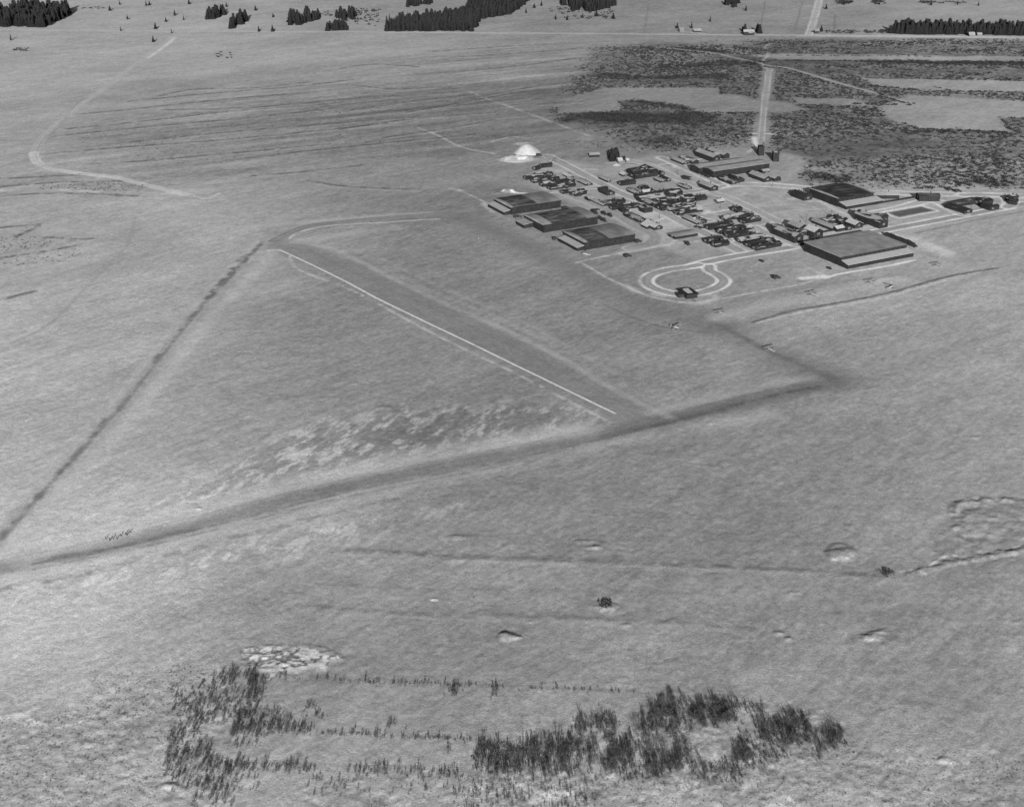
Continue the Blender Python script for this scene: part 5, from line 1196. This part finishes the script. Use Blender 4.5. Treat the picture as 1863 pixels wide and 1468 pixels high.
LONE = [(220,57,'lone fir on the open slope, below the first dark wood'),(283,53,'lone fir between the slope and the far road'),(312,61,'lone fir nearest the start of the far track'),(471,58,'left of two small firs in front of the far road'),(496,58,'right of two small firs in front of the far road'),(20,74,'lone fir low at the left edge'),(279,77,'small fir just below the far track'),
 (318,29,'fir on the slope right of the dark wood'),(412,13,'fir standing highest among the far slope trees'),(465,20,'fir above the ragged far clump'),(497,32,'lone fir between the slanting and ragged clumps'),(232,36,'small fir in the middle of the left slope'),(302,40,'tiny fir left of the slanting clump'),(334,37,'tiny fir close to the tall slope fir'),(344,8,'dark fir on the left top edge'),
 (272,10,'pair-forming fir on the left top edge'),(266,11,'second fir of the pair on the left top edge'),(218,9,'faint fir high on the left slope'),(200,20,'leaning fir beside the long hedge on the left slope'),(957,24,'first of the small firs right of the great wood'),(972,15,'second of the small firs right of the great wood'),(985,11,'third small fir right of the great wood'),(1011,36,'fir below the left of the right-hand wood'),(1032,37,'low fir under the right-hand wood'),(1060,33,'fir in the loose row under the right-hand wood'),(1085,30,'fir at the right of the loose row under the wood'),(1116,35,'lone fir right below the right-hand wood'),
 (1357,20,'dark fir pair right of the small top grove'),(1503,17,'lone fir beside the far straight road'),(1535,9,'fir on the top edge right of the far straight road'),(1600,9,'fir on the top edge left of the long belt'),(1694,10,'fir on the top edge above the long belt'),(1742,9,'fir on the top edge above the right part of the belt'),(1780,11,'small fir on the top right edge'),(1292,40,'lone fir above the far road farm'),(1258,52,'dark fir beside the pale barn'),(1232,52,'fir at the left of the white far farmhouse'),(1494,58,'fir right of the crossroads farmhouse')]
tr = []
for where, poly, n, h0, h1 in WOODS:
    for x, y in scatter(poly, n): tr.append([rnd.uniform(h0, h1) * rnd.uniform(.62, 1.08) * (1.2 if 'farmhouse' in where else 1.55), x, y, where])
far = [];
# nearest rows of each wood show as single trees, deeper ones merge
keep = []
for where, *_ in WOODS:
    g = sorted([q for q in tr if q[3] == where], key=lambda q: q[2])
    k = max(4, int(len(g) * 0.22)); keep += g[:k]; far += g[k:]
keep = sorted(keep, key=lambda q: -q[0] / q[2])
far += keep[262:]; keep = keep[:262]
for h, x, y, where in keep: plant('con', 'fir_tree', 'dark fir ' + where, 'fir', x, y, h, 'dark firs ' + where)
for px, py, lab in LONE:
    c = at(px, py); plant('con', 'fir_tree', lab, 'fir', c[0], c[1], rnd.uniform(8, 12))
CL = [arr(conifer_mesh(1, .19 + .035 * i, 400 + i)) for i in range(5)]
v, f = merge([(x, y, -.1, h, h, rnd.uniform(0, 6.28)) for h, x, y, _ in far], CL); tag(mesh_obj('fir_wood', v, f, M['spruce']), 'dense dark inner mass of the fir woods along the top of the view', 'wood', kind='stuff')
it = []
for poly, n, h in ((box_px(1000,1120,14,36),60,3),(box_px(630,690,18,48),70,3),(box_px(560,660,20,30),40,2.5),(box_px(1500,1620,57,62),60,3),(box_px(150,190,14,17),14,2.5),(box_px(1525,1560,4,8),20,5),(box_px(1670,1760,4,8),24,4),(box_px(1590,1610,4,9),10,5),(box_px(25,50,88,94),14,2.5),(box_px(395,425,95,108),12,2.5)):
    for x, y in scatter(poly, n): hh = h * rnd.uniform(.6, 1.3); it.append((x, y, -.1, hh*1.2, hh, rnd.uniform(0,6.28)))
v, f = merge(it, BSH); tag(mesh_obj('far_bushes', v, f, M['brush']), 'loose bushes and hedges dotted over the far fields at the top', 'bushes', kind='stuff')
# debris and bushes on single mounds
for i, (px, py, h, lab) in enumerate(((1103,1104,2.0,'dark leafless bush on the bright-edged mound in mid field'),(1613,1044,1.4,'dark bush at the left end of the right-hand gully'))):
    c = at(px, py); z = float(relief(np.array([c[0]]), np.array([c[1]]))[0]); items = [(c[0] + rnd.gauss(0,1.5), c[1] + rnd.gauss(0,1.4), z - .3, h*.9, h*rnd.uniform(.5,1), rnd.uniform(0,6.28)) for k in range(22)]
    v, f = merge(items, BSH); v = v - np.array([c[0], c[1], z]); o = mesh_obj('bush', v, f, M['twig']); o.location = (c[0], c[1], z); tag(o, lab, 'bush')
# the bright spoil heap beyond the huts
def heap(label, px, py, rx, ry, h, mat, seed):
    c = at(px, py); n, m = 26, 40; V = []
    for i in range(n):
        r = i / (n - 1)
        for j in range(m):
            a = 2*pi*j/m; k = 1 + .14 * float(fbm(np.array([cos(a)*6 + seed]), np.array([sin(a)*6]), 5, 2, seed)[0])
            x, y = r*rx*k*cos(a), r*ry*k*sin(a); zz = h * (1 - r ** 1.6) + .35 * float(fbm(np.array([x]), np.array([y]), 3.5, 3, seed + 3)[0]) * (1 - r) - .25 * (r > .97)
            V.append((x, y, zz))
    F = [(i*m + j, (i+1)*m + j, (i+1)*m + (j+1) % m, i*m + (j+1) % m) for i in range(n - 1) for j in range(m)]
    o = mesh_obj('spoil_heap', V, F, mat, smooth=True); o.location = (c[0], c[1], 0); tag(o, label, 'heap')
heap('large rounded pale spoil heap beyond the far huts', 958, 278, 14, 15, 9.0, M['snow'], 5)
heap('low pale bank in front of the large spoil heap', 938, 292, 15, 9, 2.6, M['snow_white'], 9)
heap('small white snow pile below the farmhouse', 1121, 301, 5, 4, 1.6, M['snow_white'], 15)
